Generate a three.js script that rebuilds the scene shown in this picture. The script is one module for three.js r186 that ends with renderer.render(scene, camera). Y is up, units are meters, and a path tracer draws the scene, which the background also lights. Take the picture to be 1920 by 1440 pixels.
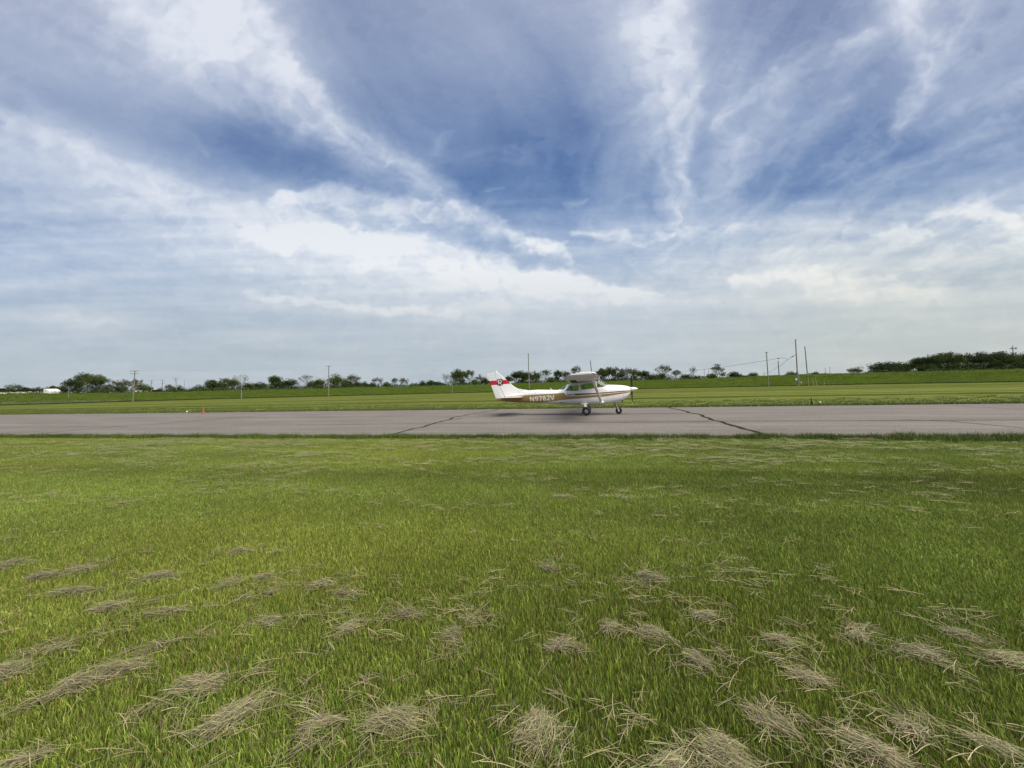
import * as THREE from 'three';
import { mergeGeometries, toCreasedNormals } from 'three/addons/utils/BufferGeometryUtils.js';
import { RoundedBoxGeometry } from 'three/addons/geometries/RoundedBoxGeometry.js';

// ---------------------------------------------------------------- camera, sun, exposure
const scene = new THREE.Scene();
const EYE = 1.6, F = 720;                                   // eye height in metres; focal length for a picture 1440 high
const camera = new THREE.PerspectiveCamera(90, 4 / 3, 0.1, 6000);
camera.position.set(0, EYE, 0);
camera.rotation.order = 'YXZ';
camera.rotation.set(Math.atan(8 / 720), 0, -1.289 * Math.PI / 180);
camera.updateMatrixWorld(true);
scene.add(camera);
const renderer = new THREE.WebGLRenderer();
renderer.toneMapping = THREE.LinearToneMapping;
const EXPOSURE = 1.8;
renderer.toneMappingExposure = EXPOSURE;
renderer.shadowMap.enabled = true;
const SUN_DIR = new THREE.Vector3(0.42, 0.86, 0.27).normalize();
const sun = new THREE.DirectionalLight(new THREE.Color(1.0, 0.92, 0.80), 4.0);
sun.position.copy(SUN_DIR).multiplyScalar(120);
sun.castShadow = true;
sun.shadow.radius = 125;                                     // the sun's disc is spread by thin high cloud
sun.shadow.mapSize.set(2048, 2048);
Object.assign(sun.shadow.camera, { left: -60, right: 60, top: 60, bottom: -60, near: 1, far: 300 });
scene.add(sun, sun.target);

// ---------------------------------------------------------------- small tools
function rng(seed) { let s = seed >>> 0; return () => { s = (s + 0x6d2b79f5) | 0; let t = Math.imul(s ^ (s >>> 15), 1 | s); t = (t + Math.imul(t ^ (t >>> 7), 61 | t)) ^ t; return ((t ^ (t >>> 14)) >>> 0) / 4294967296; }; }
const PERM = new Uint8Array(512); { const r = rng(77), p = [...Array(256).keys()]; for (let i = 255; i > 0; i--) { const j = Math.floor(r() * (i + 1)); [p[i], p[j]] = [p[j], p[i]]; } for (let i = 0; i < 512; i++) PERM[i] = p[i & 255]; }
const GX = new Float32Array(256), GY = new Float32Array(256); for (let i = 0; i < 256; i++) { GX[i] = Math.cos(i * 2.399963); GY[i] = Math.sin(i * 2.399963); }
function noise(x, y) {                                      // gradient noise, about -1 .. 1
  const ix = Math.floor(x), iy = Math.floor(y), fx = x - ix, fy = y - iy, X = ix & 255, Y = iy & 255;
  const u = fx * fx * fx * (fx * (fx * 6 - 15) + 10), v = fy * fy * fy * (fy * (fy * 6 - 15) + 10);
  const a = PERM[PERM[X] + Y], b = PERM[PERM[X + 1] + Y], c = PERM[PERM[X] + Y + 1], d = PERM[PERM[X + 1] + Y + 1];
  const p = GX[a] * fx + GY[a] * fy, q = GX[b] * (fx - 1) + GY[b] * fy, r = GX[c] * fx + GY[c] * (fy - 1), s = GX[d] * (fx - 1) + GY[d] * (fy - 1);
  return 1.5 * (p + u * (q - p) + v * (r + u * (s - r) - p - u * (q - p)));
}
function fbm(x, y, n) { let s = 0, a = 0.5, f = 1; for (let i = 0; i < n; i++) { s += a * noise(x * f + i * 17.3, y * f - i * 9.1); a *= 0.5; f *= 2.03; } return s; }
const clamp = (x, a = 0, b = 1) => Math.min(b, Math.max(a, x)), lerp = (a, b, t) => a + (b - a) * t;
const sstep = (a, b, x) => { const t = clamp((x - a) / (b - a)); return t * t * (3 - 2 * t); };
const toLin = (c) => (c <= 0.04045 ? c / 12.92 : Math.pow((c + 0.055) / 1.055, 2.4));
function ramp(keys, x) { let i = 0; while (i < keys.length - 2 && x > keys[i + 1][0]) i++; const [a, va] = keys[i], [b, vb] = keys[i + 1], t = clamp((x - a) / (b - a)); return Array.isArray(va) ? va.map((v, k) => lerp(v, vb[k], t)) : lerp(va, vb, t); }
// A sight line measured on the photograph, as a direction in the place; where it meets the ground; where it is at a given depth.
function sight(px, py) { return new THREE.Vector3((px - 960) / F, -(py - 720) / F, -1).applyQuaternion(camera.quaternion); }
function onGround(px, py, y = 0) { const d = sight(px, py), t = (y - EYE) / d.y; return new THREE.Vector3(d.x * t, y, d.z * t); }
function atDepth(px, py, depth) { const d = sight(px, py), t = depth / -d.z; return new THREE.Vector3(d.x * t, EYE + d.y * t, -depth); }
const horizonAt = (px) => 728 - 0.0225 * (px - 960);

const taken = new Map();
function numbered(name) { const n = taken.get(name) ?? 0; taken.set(name, n + 1); return n ? name + '_' + String(n).padStart(3, '0') : name; }
function tag(o, label, category, group) { o.userData.label = label; o.userData.category = category; if (group) o.userData.group = group; return o; }
function thing(name, label, category, pos = [0, 0, 0], turn = 0, group) { const o = new THREE.Group(); o.name = numbered(name); o.position.set(...pos); o.rotation.y = turn; scene.add(o); return tag(o, label, category, group); }
function put(name, geometry, material, parent) {
  const m = new THREE.Mesh(geometry, material); m.castShadow = m.receiveShadow = true;
  if (parent) { m.name = name; parent.add(m); } else { m.name = numbered(name); scene.add(m); }
  return m;
}
function structure(name, geometry, material) { const m = put(name, geometry, material); m.userData.kind = 'structure'; return m; }
const dark0 = new THREE.MeshStandardMaterial({ color: new THREE.Color().setRGB(0.04, 0.04, 0.04), roughness: 0.6 });
const std = (r, g, b, rough = 0.8, more = {}) => new THREE.MeshStandardMaterial({ color: new THREE.Color().setRGB(r, g, b), roughness: rough, side: THREE.DoubleSide, ...more });
const phys = (r, g, b, rough, more = {}) => new THREE.MeshPhysicalMaterial({ color: new THREE.Color().setRGB(r, g, b), roughness: rough, side: THREE.DoubleSide, ...more });

class Builder {                                             // loose triangles with colours
  constructor() { this.p = []; this.c = []; this.i = []; this.uv = []; }
  v(x, y, z, c, u = 0, w = 0) { this.p.push(x, y, z); if (c) this.c.push(c[0], c[1], c[2]); this.uv.push(u, w); return this.p.length / 3 - 1; }
  t(a, b, c) { this.i.push(a, b, c); }
  q(a, b, c, d) { this.i.push(a, b, c, a, c, d); }
  geo() {
    const g = new THREE.BufferGeometry();
    g.setAttribute('position', new THREE.Float32BufferAttribute(this.p, 3));
    g.setAttribute('uv', new THREE.Float32BufferAttribute(this.uv, 2));
    if (this.c.length) g.setAttribute('color', new THREE.Float32BufferAttribute(this.c, 3));
    g.setIndex(this.i); g.computeVertexNormals(); return g;
  }
  tube(a, b, ra, rb, n = 6, c, caps = true) {               // tapered round bar
    const A = new THREE.Vector3(...a), B = new THREE.Vector3(...b), d = B.clone().sub(A).normalize();
    const s = new THREE.Vector3(Math.abs(d.y) > 0.9 ? 1 : 0, Math.abs(d.y) > 0.9 ? 0 : 1, 0).cross(d).normalize(), t = d.clone().cross(s);
    const k = this.p.length / 3;
    for (const [o, r] of [[A, ra], [B, rb]]) for (let i = 0; i < n; i++) { const w = i / n * Math.PI * 2, x = Math.cos(w) * r, y = Math.sin(w) * r; this.v(o.x + s.x * x + t.x * y, o.y + s.y * x + t.y * y, o.z + s.z * x + t.z * y, c, i / n, o === A ? 0 : 1); }
    for (let i = 0; i < n; i++) { const j = (i + 1) % n; this.q(k + i, k + j, k + n + j, k + n + i); }
    if (caps) { for (const [o, at] of [[A, k], [B, k + n]]) { const m = this.v(o.x, o.y, o.z, c); for (let i = 0; i < n; i++) this.t(m, at + i, at + (i + 1) % n); } }
  }
}
function bar(a, b, ra, rb, n = 10) { const m = new Builder(); m.tube(a, b, ra, rb, n); return toCreasedNormals(m.geo(), 0.9); }
function box(w, h, d, x, y, z, r = 0.01) { const g = new RoundedBoxGeometry(w, h, d, 1, Math.min(r, w / 3, h / 3, d / 3)); g.translate(x, y, z); return g; }
function dataTexture(w, h, paint, repeat) {                  // paint(x, y) gives linear r, g, b
  const a = new Uint8Array(w * h * 4), enc = (c) => Math.round(255 * clamp(c <= 0.0031308 ? c * 12.92 : 1.055 * Math.pow(c, 1 / 2.4) - 0.055));
  for (let y = 0; y < h; y++) for (let x = 0; x < w; x++) { const c = paint(x, y), k = (y * w + x) * 4; a[k] = enc(c[0]); a[k + 1] = enc(c[1]); a[k + 2] = enc(c[2]); a[k + 3] = 255; }
  const t = new THREE.DataTexture(a, w, h); t.colorSpace = THREE.SRGBColorSpace; t.magFilter = THREE.LinearFilter; t.minFilter = THREE.LinearMipmapLinearFilter; t.generateMipmaps = true;
  t.wrapS = t.wrapT = repeat ? THREE.RepeatWrapping : THREE.ClampToEdgeWrapping; t.needsUpdate = true; return t;
}

// ---------------------------------------------------------------- sky: blue air with streaming cirrus and a low bank of cloud
{
  const W = 4096, H = 2048, data = new Float32Array(W * H * 4);
  // How much cloud veils the sky, from high up (first row) to the skyline; columns from left to right across the view to the north.
  const veil = [
    [.50, .48, .54, .62, .66, .38, .32, .40, .44, .45, .50, .45, .18, .22, .42, .52, .50],
    [.48, .50, .54, .60, .60, .42, .34, .38, .44, .42, .52, .46, .22, .28, .42, .52, .52],
    [.46, .48, .52, .52, .48, .44, .36, .36, .38, .36, .50, .46, .34, .36, .40, .52, .48],
    [.42, .42, .42, .38, .30, .30, .30, .28, .28, .28, .43, .43, .42, .38, .36, .46, .42],
    [.55, .50, .44, .24, .08, .18, .28, .24, .14, .13, .33, .40, .40, .30, .26, .33, .35],
    [.62, .65, .58, .40, .14, .05, .18, .22, .10, .10, .26, .33, .28, .22, .22, .28, .42],
    [.55, .62, .68, .66, .56, .38, .16, .10, .08, .12, .26, .30, .20, .22, .34, .48, .58],
    [.55, .58, .62, .68, .68, .62, .48, .38, .22, .30, .42, .48, .50, .56, .60, .66, .72],
    [.52, .55, .58, .60, .68, .76, .68, .50, .28, .38, .52, .60, .64, .64, .64, .62, .62],
    [.48, .48, .50, .48, .55, .66, .76, .82, .74, .60, .66, .70, .75, .77, .72, .68, .65],
    [.50, .55, .52, .50, .52, .55, .60, .65, .70, .70, .70, .68, .68, .68, .68, .66, .65],
    [.52, .52, .52, .52, .55, .57, .60, .60, .62, .62, .64, .66, .66, .66, .66, .66, .66],
    [.54, .54, .54, .54, .56, .58, .60, .60, .62, .62, .64, .66, .66, .66, .66, .66, .66]];
  const cub = (a, b, c, d, t) => b + 0.5 * t * (c - a + t * (2 * a - 5 * b + 4 * c - d + t * (3 * (b - c) + d - a)));
  const cell = (i, j) => veil[clamp(i, 0, 12)][clamp(j, 0, 16)];
  const veilAt = (a, b) => { const x = clamp(a / 120, -0.5, 16.5), y = clamp(b / 60, -0.5, 12.5), j = Math.floor(x), i = Math.floor(y), r = [0, 1, 2, 3].map((k) => cub(cell(i - 1 + k, j - 1), cell(i - 1 + k, j), cell(i - 1 + k, j + 1), cell(i - 1 + k, j + 2), x - j)); return cub(...r, y - i); };
  // Single banks: [strength, how much sharper the one side is, [x, y, half width] ...]; the side is the right-hand one going along the line.
  const banks = [
    [.26, 1.9, [300, -140, 190], [400, -20, 160], [490, 75, 100], [560, 150, 60], [620, 215, 40]],
    [.26, 1.8, [430, -40, 60], [520, 70, 52], [600, 175, 42], [660, 240, 36], [740, 300, 34], [860, 370, 34]],
    [.22, 1, [300, -60, 90], [420, 90, 70], [520, 200, 50], [640, 270, 40], [780, 330, 40]],
    [.22, -2.0, [-60, 205, 60], [130, 262, 60], [300, 338, 55], [450, 392, 50], [600, 428, 46], [760, 456, 46], [900, 490, 46], [1040, 520, 38], [1220, 548, 26]],
    [-.34, -2.0, [520, 362, 26], [650, 358, 42], [740, 384, 40], [840, 390, 40], [910, 416, 36], [980, 442, 30], [1060, 458, 18]],
        [-.32, -3.0, [470, 424, 30], [620, 434, 46], [760, 456, 56], [880, 486, 56], [980, 510, 50], [1060, 522, 40], [1200, 545, 24]],
    [-.22, -1.3, [470, 553, 14], [580, 562, 14], [700, 575, 12], [860, 588, 10]],
    [.10, 1, [-20, 588, 10], [120, 598, 10], [240, 612, 8]],
    [.32, -1.9, [1250, -70, 100], [1258, 30, 90], [1300, 120, 64], [1300, 200, 50], [1285, 290, 36], [1282, 390, 26]],
    [.18, 1, [1210, 60, 60], [1230, 180, 50], [1250, 300, 40]],
    [.20, 1, [1660, 55, 14], [1560, 95, 24], [1480, 135, 22], [1400, 190, 14], [1350, 240, 10]],
    [.14, 1, [1490, 160, 26], [1455, 205, 34], [1400, 262, 34], [1350, 330, 30]],
    [.32, -1.4, [1715, -60, 66], [1735, 20, 50], [1760, 100, 42], [1748, 165, 34], [1715, 215, 26], [1690, 250, 12]],
    [.16, 1, [1940, 150, 22], [1800, 210, 24], [1690, 275, 18], [1560, 340, 14]],
    [.14, 1, [1900, -40, 26], [1840, 30, 26], [1800, 90, 20]],
    [.14, 1, [1600, 180, 18], [1500, 250, 20], [1420, 310, 14], [1330, 370, 12]],
    [.12, 1, [1900, 250, 26], [1760, 300, 22], [1620, 350, 18]],
    [-.26, -1.4, [1760, 395, 26], [1830, 385, 26], [1900, 420, 30], [1960, 450, 26]],
    [-.16, -1.8, [1270, 428, 18], [1450, 425, 20], [1620, 420, 26], [1740, 440, 20]],
    [-.22, -1.3, [1380, 520, 16], [1450, 520, 18], [1560, 535, 26], [1680, 530, 26], [1760, 545, 20]],
    [-.30, 1, [990, 452, 14], [1040, 470, 16], [1080, 485, 14]],
    [-.30, 1, [1070, 435, 10], [1140, 440, 12], [1200, 440, 12], [1260, 435, 7]],
    [-.16, 1, [912, 358, 8], [925, 354, 5], [938, 350, 3]],
    [-.18, 1, [1066, 385, 10], [1085, 381, 6], [1100, 378, 4]],
    [.08, 1, [1160, 376, 8], [1180, 366, 5], [1192, 362, 3]],
    [.10, 1, [808, 287, 14], [825, 268, 6], [838, 256, 4]],
    [.10, 1, [330, 228, 16], [365, 255, 8], [395, 280, 4]],
    [.10, 1, [870, 300, 14], [930, 292, 14], [990, 300, 10]],
  ].map(([k, sharp, ...pts]) => ({ k: Math.abs(k), cumulus: k < 0, sharp, pts, x0: Math.min(...pts.map((p) => p[0] - 3 * p[2])), x1: Math.max(...pts.map((p) => p[0] + 3 * p[2])), y0: Math.min(...pts.map((p) => p[1] - 3 * p[2])), y1: Math.max(...pts.map((p) => p[1] + 3 * p[2])) }));
  function bankAt(bk, x, y, puff) {
    if (x < bk.x0 || x > bk.x1 || y < bk.y0 || y > bk.y1) return 0;
    let best = 9, val = 0, way = 0, off = 0, run = 0;
    for (let i = 0; i < bk.pts.length - 1; i++) {
      const [ax, ay, aw] = bk.pts[i], [bx, by, bw] = bk.pts[i + 1], dx = bx - ax, dy = by - ay, L = dx * dx + dy * dy, len = Math.sqrt(L), t = clamp(((x - ax) * dx + (y - ay) * dy) / L);
      const ex = x - ax - dx * t, ey = y - ay - dy * t, w = lerp(aw, bw, t), side = (dx * ey - dy * ex) / len;
      let d = Math.hypot(ex, ey) / w;
      if (side < 0) d *= Math.max(1, Math.abs(bk.sharp));
      if (d < best) { best = d; val = Math.exp(-d * d); way = run + t * len; off = side / w; }
      run += len;
    }
    if (!val) return 0;
    if (bk.cumulus) return bk.k * sstep(0.05, 1.0, val + 0.55 * puff) * (0.45 + 0.55 * val) * (1.1 + 0.5 * puff);
    const fib = noise(off * 1.3 + way * 0.005, way * 0.012 + bk.k * 50) + 0.5 * noise(off * 2.9 - way * 0.008, way * 0.026 + bk.k * 90) + 0.5 * puff;
    return bk.k * val * clamp(1 + 0.55 * fib, 0.2, 1.6);
  }
  const clear = [[-400, [98, 117, 158]], [0, [98, 117, 160]], [200, [90, 116, 163]], [330, [86, 117, 167]], [450, [116, 145, 188]], [560, [140, 163, 190]], [650, [155, 173, 189]], [728, [162, 177, 189]]];
  const cloud = [[-400, [232, 236, 245]], [0, [232, 236, 245]], [330, [234, 238, 245]], [500, [244, 246, 248]], [590, [222, 226, 229]], [650, [208, 214, 218]], [728, [202, 209, 213]]];
  const rc = Math.cos(0.0225), rs = Math.sin(0.0225);
  for (let row = H / 2 - 8; row < H; row++) {
    const up = ((row + 0.5) / H - 0.5) * Math.PI, y = Math.sin(Math.max(up, 0.001)), cu = Math.cos(up);
    for (let col = 0; col < W; col++) {
      const round = ((col + 0.5) / W - 0.5) * 2 * Math.PI, x = Math.cos(round) * cu, z = Math.sin(round) * cu;
      const front = sstep(0.25, 0.5, -z), zz = Math.max(-z, 0.25);
      const a0 = 960 + F * x / zz, b0 = 728 - F * y / zz;
      // the level view turned by the photograph's tilt, in which the banks were measured
      let a = 960 + (a0 - 960) * rc + (b0 - 728) * rs, b = 728 - (a0 - 960) * rs + (b0 - 728) * rc;
      const k = 1 / (y + 0.07), X = (x + 0.14 * z) * k, Z = -z * k;    // where the sight line meets the cloud layer
      const w1 = fbm(X * 0.9 + 4, Z * 0.5, 3), w2 = fbm(X * 0.9 - 31, Z * 0.5 + 8, 3);
      const wc1 = fbm(a * 0.022, b * 0.03, 3), wc2 = fbm(a * 0.022 + 40, b * 0.03 - 12, 3);
      const low = sstep(300, 430, b);
      a += (w1 * 46) * (1 - 0.5 * low) + wc1 * lerp(14, 26, low); b += (w2 * 34) * (1 - 0.5 * low) + wc2 * lerp(10, 18, low);
      const puff2 = fbm(a0 * 0.021 + wc1 * 0.8, b0 * 0.034 + wc2 * 0.8, 5);
      let bank = 0; if (front > 0.01) for (const bk of banks) bank += bankAt(bk, a, b, puff2);
      let c = lerp(0.45 + 0.1 * fbm(X * 0.5, Z * 0.3 + 20, 2), 0.03 + 0.97 * veilAt(a, b), front);
      const fibre = fbm(X * 2.8 + w1 * 4.2, Z * 1.25 + w2 * 3.4, 5), fine = fbm(X * 7 + w2 * 6 + puff2 * 1.2, Z * 3.4 + w1 * 5, 5), broad = fbm(X * 1.3 + 9, Z * 0.6 + w1, 3);
      const puff = fbm(a * 0.012 + wc1, b * 0.02 + wc2, 5);
      const high = 1 - sstep(420, 640, b);
      c += bank * front * (1 + 0.3 * fibre + 0.25 * puff) + high * (lerp(0.12, 0.24, sstep(700, 1300, a)) * fibre + lerp(0.07, 0.16, sstep(700, 1300, a)) * fine + 0.10 * broad) + (1 - high) * 0.08 * broad + 0.26 * low * front * fbm(a0 * 0.0030 + 3, b0 * 0.034, 4) + lerp(0.05, 0.10, low) * puff + 0.10 * puff2 * sstep(0.3, 0.7, c);
      c = clamp(c, 0, 1.05);
      const cc = c < 0.85 ? c : 0.85 + (c - 0.85) * 0.7;
      const e = ramp(clear, b0), f = ramp(cloud, b0), warm = sstep(1100, 1700, a) * sstep(330, 520, b0) * front;
      const o = (row * W + col) * 4, gl = 0.92 * cc + 0.02;
      for (let n = 0; n < 3; n++) data[o + n] = toLin(clamp(lerp(e[n], f[n], gl) + warm * [5, 2, -7][n], 0, 255) / 255) / EXPOSURE;
      data[o + 3] = 1;
    }
  }
  const rowAt = (H / 2 - 8) * W * 4;
  for (let row = 0; row < H / 2 - 8; row++) for (let i = 0; i < W * 4; i += 4) { const o = row * W * 4 + i; for (let n = 0; n < 4; n++) data[o + n] = n === 3 ? 1 : data[rowAt + i + n]; }
  const t = new THREE.DataTexture(data, W, H, THREE.RGBAFormat, THREE.FloatType);
  t.mapping = THREE.EquirectangularReflectionMapping; t.magFilter = THREE.LinearFilter; t.minFilter = THREE.LinearFilter; t.needsUpdate = true;
  scene.background = t; scene.environment = t;
}

// ---------------------------------------------------------------- ground, taxiway, far field, levee
const nearEdge = (x) => -12.45 + 0.184 * x, farEdge = (x) => -29.25 + 0.21 * x;
{
  const soil = dataTexture(512, 512, (x, y) => { const n = 0.5 + 0.5 * fbm(x * 0.06, y * 0.06, 4), m = rng(x * 7919 + y)(); return [lerp(.022, .045, n) * (0.8 + 0.4 * m), lerp(.026, .045, n) * (0.8 + 0.4 * m), lerp(.009, .016, n)]; }, true);
  soil.repeat.set(900, 900);
  const g = new THREE.PlaneGeometry(4000, 4000); g.rotateX(-Math.PI / 2); g.translate(0, -0.012, 0);
  structure('ground', g, phys(1, 1, 1, 1, { map: soil, specularIntensity: 0 }));
}
function strip(lineA, lineB, x0, x1, y, nx, nz) {            // sheet between two lines z = a(x), z = b(x); uv 0..1
  const m = new Builder();
  for (let i = 0; i <= nx; i++) for (let j = 0; j <= nz; j++) { const x = lerp(x0, x1, i / nx), z = lerp(lineA(x), lineB(x), j / nz); m.v(x, typeof y === 'function' ? y(x, z) : y, z, null, i / nx, j / nz); }
  for (let i = 0; i < nx; i++) for (let j = 0; j < nz; j++) { const k = i * (nz + 1) + j; m.q(k, k + nz + 1, k + nz + 2, k + 1); }
  return m.geo();
}
const taxiway = new THREE.Group(); taxiway.name = 'taxiway'; taxiway.userData.kind = 'structure'; scene.add(taxiway);
{
  const X0 = -62, X1 = 42;
  const tex = dataTexture(2048, 512, (x, y) => {
    const mx = x / 2048 * 104, my = y / 512 * 17;
    const lanes = 0.10 * noise(my * 0.55, mx * 0.02) + 0.09 * noise(my * 2.1 + 5, mx * 0.05) + 0.07 * noise(my * 5.5 + 2, mx * 0.12);
    const wear = 0.14 * noise(mx * 0.35, my * 4) * sstep(-0.1, 0.5, noise(mx * 0.07 + 3, my * 0.25)), stain = -0.22 * sstep(0.32, 0.62, fbm(mx * 0.45 + 11, my * 1.1 + 3, 4)), pale = 0.20 * sstep(0.34, 0.6, fbm(mx * 0.16 - 7, my * 1.7, 4));
    const n = 1 + 0.2 * fbm(mx * 0.22, my * 0.5, 4) + lanes + wear + stain + pale, g = 0.80 + 0.4 * rng(x * 9301 + y * 49297)();
    const v = 0.118 * n * g; return [v * 1.05, v * 0.965, v * 0.88];
  });
  const top = put('asphalt', strip(nearEdge, farEdge, X0, X1, 0.012, 60, 8), phys(1, 1, 1, 0.95, { map: tex, specularIntensity: 0.25 }), taxiway);
  const tar = new THREE.MeshPhysicalMaterial({ color: new THREE.Color().setRGB(0.016, 0.014, 0.013), roughness: 1, specularIntensity: 0.25 }), thin = new THREE.MeshPhysicalMaterial({ color: new THREE.Color().setRGB(0.045, 0.04, 0.037), roughness: 1, specularIntensity: 0.3 });
  function seal(name, pts, wid, m, seed, wob = 0.5) {          // poured filler along a crack
    const r = rng(seed), P = pts.map(([a, b]) => onGround(a, b)), b = new Builder(), line = [];
    for (let i = 0; i < P.length - 1; i++) { const n = Math.max(2, Math.ceil(P[i].distanceTo(P[i + 1]) / 0.35)); for (let k = 0; k < n + (i === P.length - 2 ? 1 : 0); k++) { const q = P[i].clone().lerp(P[i + 1], k / n); const d = P[i + 1].clone().sub(P[i]).normalize(); const off = wob * 0.09 * noise(q.x * 1.1 + seed, q.z * 1.1); line.push([q.x - d.z * off, q.z + d.x * off, d, wid * (0.75 + 0.5 * r())]); } }
    line.forEach(([x, z, d, w], i) => { b.v(x - d.z * w / 2, 0.0165, z + d.x * w / 2, null, 0, i); b.v(x + d.z * w / 2, 0.0165, z - d.x * w / 2, null, 1, i); if (i) b.q(2 * i - 2, 2 * i - 1, 2 * i + 1, 2 * i); });
    return put(name, b.geo(), m, taxiway);
  }
  const s1 = seal('crack_seal', [[712, 821], [724, 818], [776, 804], [790, 802], [810, 795.5], [838, 788], [846, 786], [852, 783], [876, 778], [900, 774], [935, 768.6]], 0.13, tar, 3, 1);
  s1.userData.label = 'dark tar crack filler left of the aircraft';
  const s2 = seal('crack_seal', [[1253, 764.6], [1285, 771], [1290, 773.5], [1310, 777], [1335, 788], [1350, 791.5], [1390, 803], [1450, 820.5], [1470, 826]], 0.19, tar, 5, 1);
  s2.userData.label = 'broad dark tar crack filler right of the aircraft';
  seal('crack_seal', [[840, 788.6], [848, 788], [858, 786.4], [868, 784]], 0.06, tar, 8, 1);
  seal('pavement_joint', [[-60, 801.2], [100, 800.4], [240, 799.6]], 0.11, thin, 11, 0.4);
  seal('pavement_joint', [[560, 797.2], [760, 795.2], [960, 793.6], [1160, 792.4], [1330, 791]], 0.10, thin, 13, 0.4);
  seal('pavement_joint', [[1350, 790.6], [1560, 789.6], [1760, 788.8], [1990, 787.6]], 0.11, thin, 15, 0.3);
  seal('pavement_joint', [[890, 777.4], [1000, 777.2], [1120, 777.4], [1290, 774.6]], 0.14, thin, 17, 0.4);
  seal('crack_seal', [[40, 817], [150, 806], [210, 801], [300, 795], [380, 788], [440, 783], [500, 779]], 0.09, thin, 19, 1);
  seal('crack_seal', [[1690, 787.6], [1780, 790.5], [1850, 797], [1960, 807]], 0.07, tar, 21, 0.6);
  seal('crack_seal', [[1790, 761.8], [1860, 765], [1950, 769.6]], 0.09, thin, 23, 0.6);
  seal('crack_seal', [[1860, 759.6], [1950, 763]], 0.08, thin, 25, 0.6);
  // broken edge of the pavement: a low face down to the soil
  put('pavement_edge', strip((x) => nearEdge(x) + 0.03, nearEdge, X0, X1, (x, z) => (z > nearEdge(x) + 0.01 ? -0.012 : 0.0118), 60, 1), std(0.12, 0.11, 0.1, 1), taxiway);
}
// levee, from foot to crest, as measured
const foot = [[-170, 0, -62], [-158, 0, -84], [-141, 0, -105.8], [-126, 0, -127.8], [-100, 0, -149.7], [-70, 0, -161], [-28, 0, -173], [23.6, 0, -170], [71, 0, -157], [108, 0, -150], [138, 0, -139], [154, 0, -114], [166, 0, -84]];
const crest = [[-190, 3.4, -66], [-174, 3.4, -92], [-155.5, 3.4, -116.8], [-137, 3.05, -138.8], [-107.2, 3.3, -160.7], [-75.1, 3.45, -172], [-29.4, 3.62, -184], [25.3, 3.9, -181], [76.4, 3.8, -168], [116.2, 4.6, -161], [150, 4.5, -150], [168, 4.2, -124], [182, 4.2, -90]];
function along(list, s) { const i = Math.min(list.length - 2, Math.floor(s)), t = s - i, P = (k) => list[clamp(k, 0, list.length - 1)], o = [0, 0, 0]; for (let n = 0; n < 3; n++) { const a = P(i - 1)[n], b = P(i)[n], c = P(i + 1)[n], d = P(i + 2)[n]; o[n] = b + 0.5 * t * (c - a + t * (2 * a - 5 * b + 4 * c - d + t * (3 * (b - c) + d - a))); } return o; }
function footZ(x) { let best = -170, bd = 1e9; for (let s = 0; s <= 12; s += 0.05) { const p = along(foot, s), d = Math.abs(p[0] - x); if (d < bd) { bd = d; best = p[2]; } } return best; }
function leveePoint(s, v) {                                  // v: 0 foot, 1 crest, 1.4 far side of the crest, 2 back foot
  const a = along(foot, s), b = along(crest, s), e = sstep(0, 1, v);
  if (v <= 1) return [lerp(a[0], b[0], v), lerp(0, b[1], lerp(v, e, 0.45)) - 0.012 + 0.10 * noise(s * 9, v * 3) * Math.sin(v * Math.PI), lerp(a[2], b[2], v)];
  const dx = b[0] - a[0], dz = b[2] - a[2], k = v - 1;
  return [b[0] + dx * k * 1.3, b[1] * (1 - sstep(0.3, 1, k)) - 0.014 * k, b[2] + dz * k * 1.3];
}
{
  const m = new Builder(), NS = 240, VS = [0, .08, .18, .3, .45, .6, .75, .88, 1, 1.2, 1.4, 1.7, 2];
  for (let i = 0; i <= NS; i++) VS.forEach((v) => { const p = leveePoint(i / NS * 11.999, v); m.v(...p, null, i / NS, v / 2); });
  for (let i = 0; i < NS; i++) for (let j = 0; j < VS.length - 1; j++) { const k = i * VS.length + j; m.q(k, k + VS.length, k + VS.length + 1, k + 1); }
  const tex = dataTexture(2048, 256, (x, y) => {
    const s = x / 2048 * 400, t = y / 256 * 26, n = 0.5 + 0.6 * fbm(s * 0.12, t * 0.5, 5), r = rng(x * 131 + y * 7177)(), y2 = sstep(0.1, 0.5, fbm(s * 0.05 + 9, t * 0.35, 3));
    const k = (0.75 + 0.5 * r); return [lerp(.029, .047, n) * k + 0.012 * y2, lerp(.049, .068, n) * k + 0.008 * y2, lerp(.007, .010, n) * k + 0.002 * y2];
  });
  structure('levee', m.geo(), phys(1, 1, 1, 1, { map: tex, specularIntensity: 0 }));
}
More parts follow.
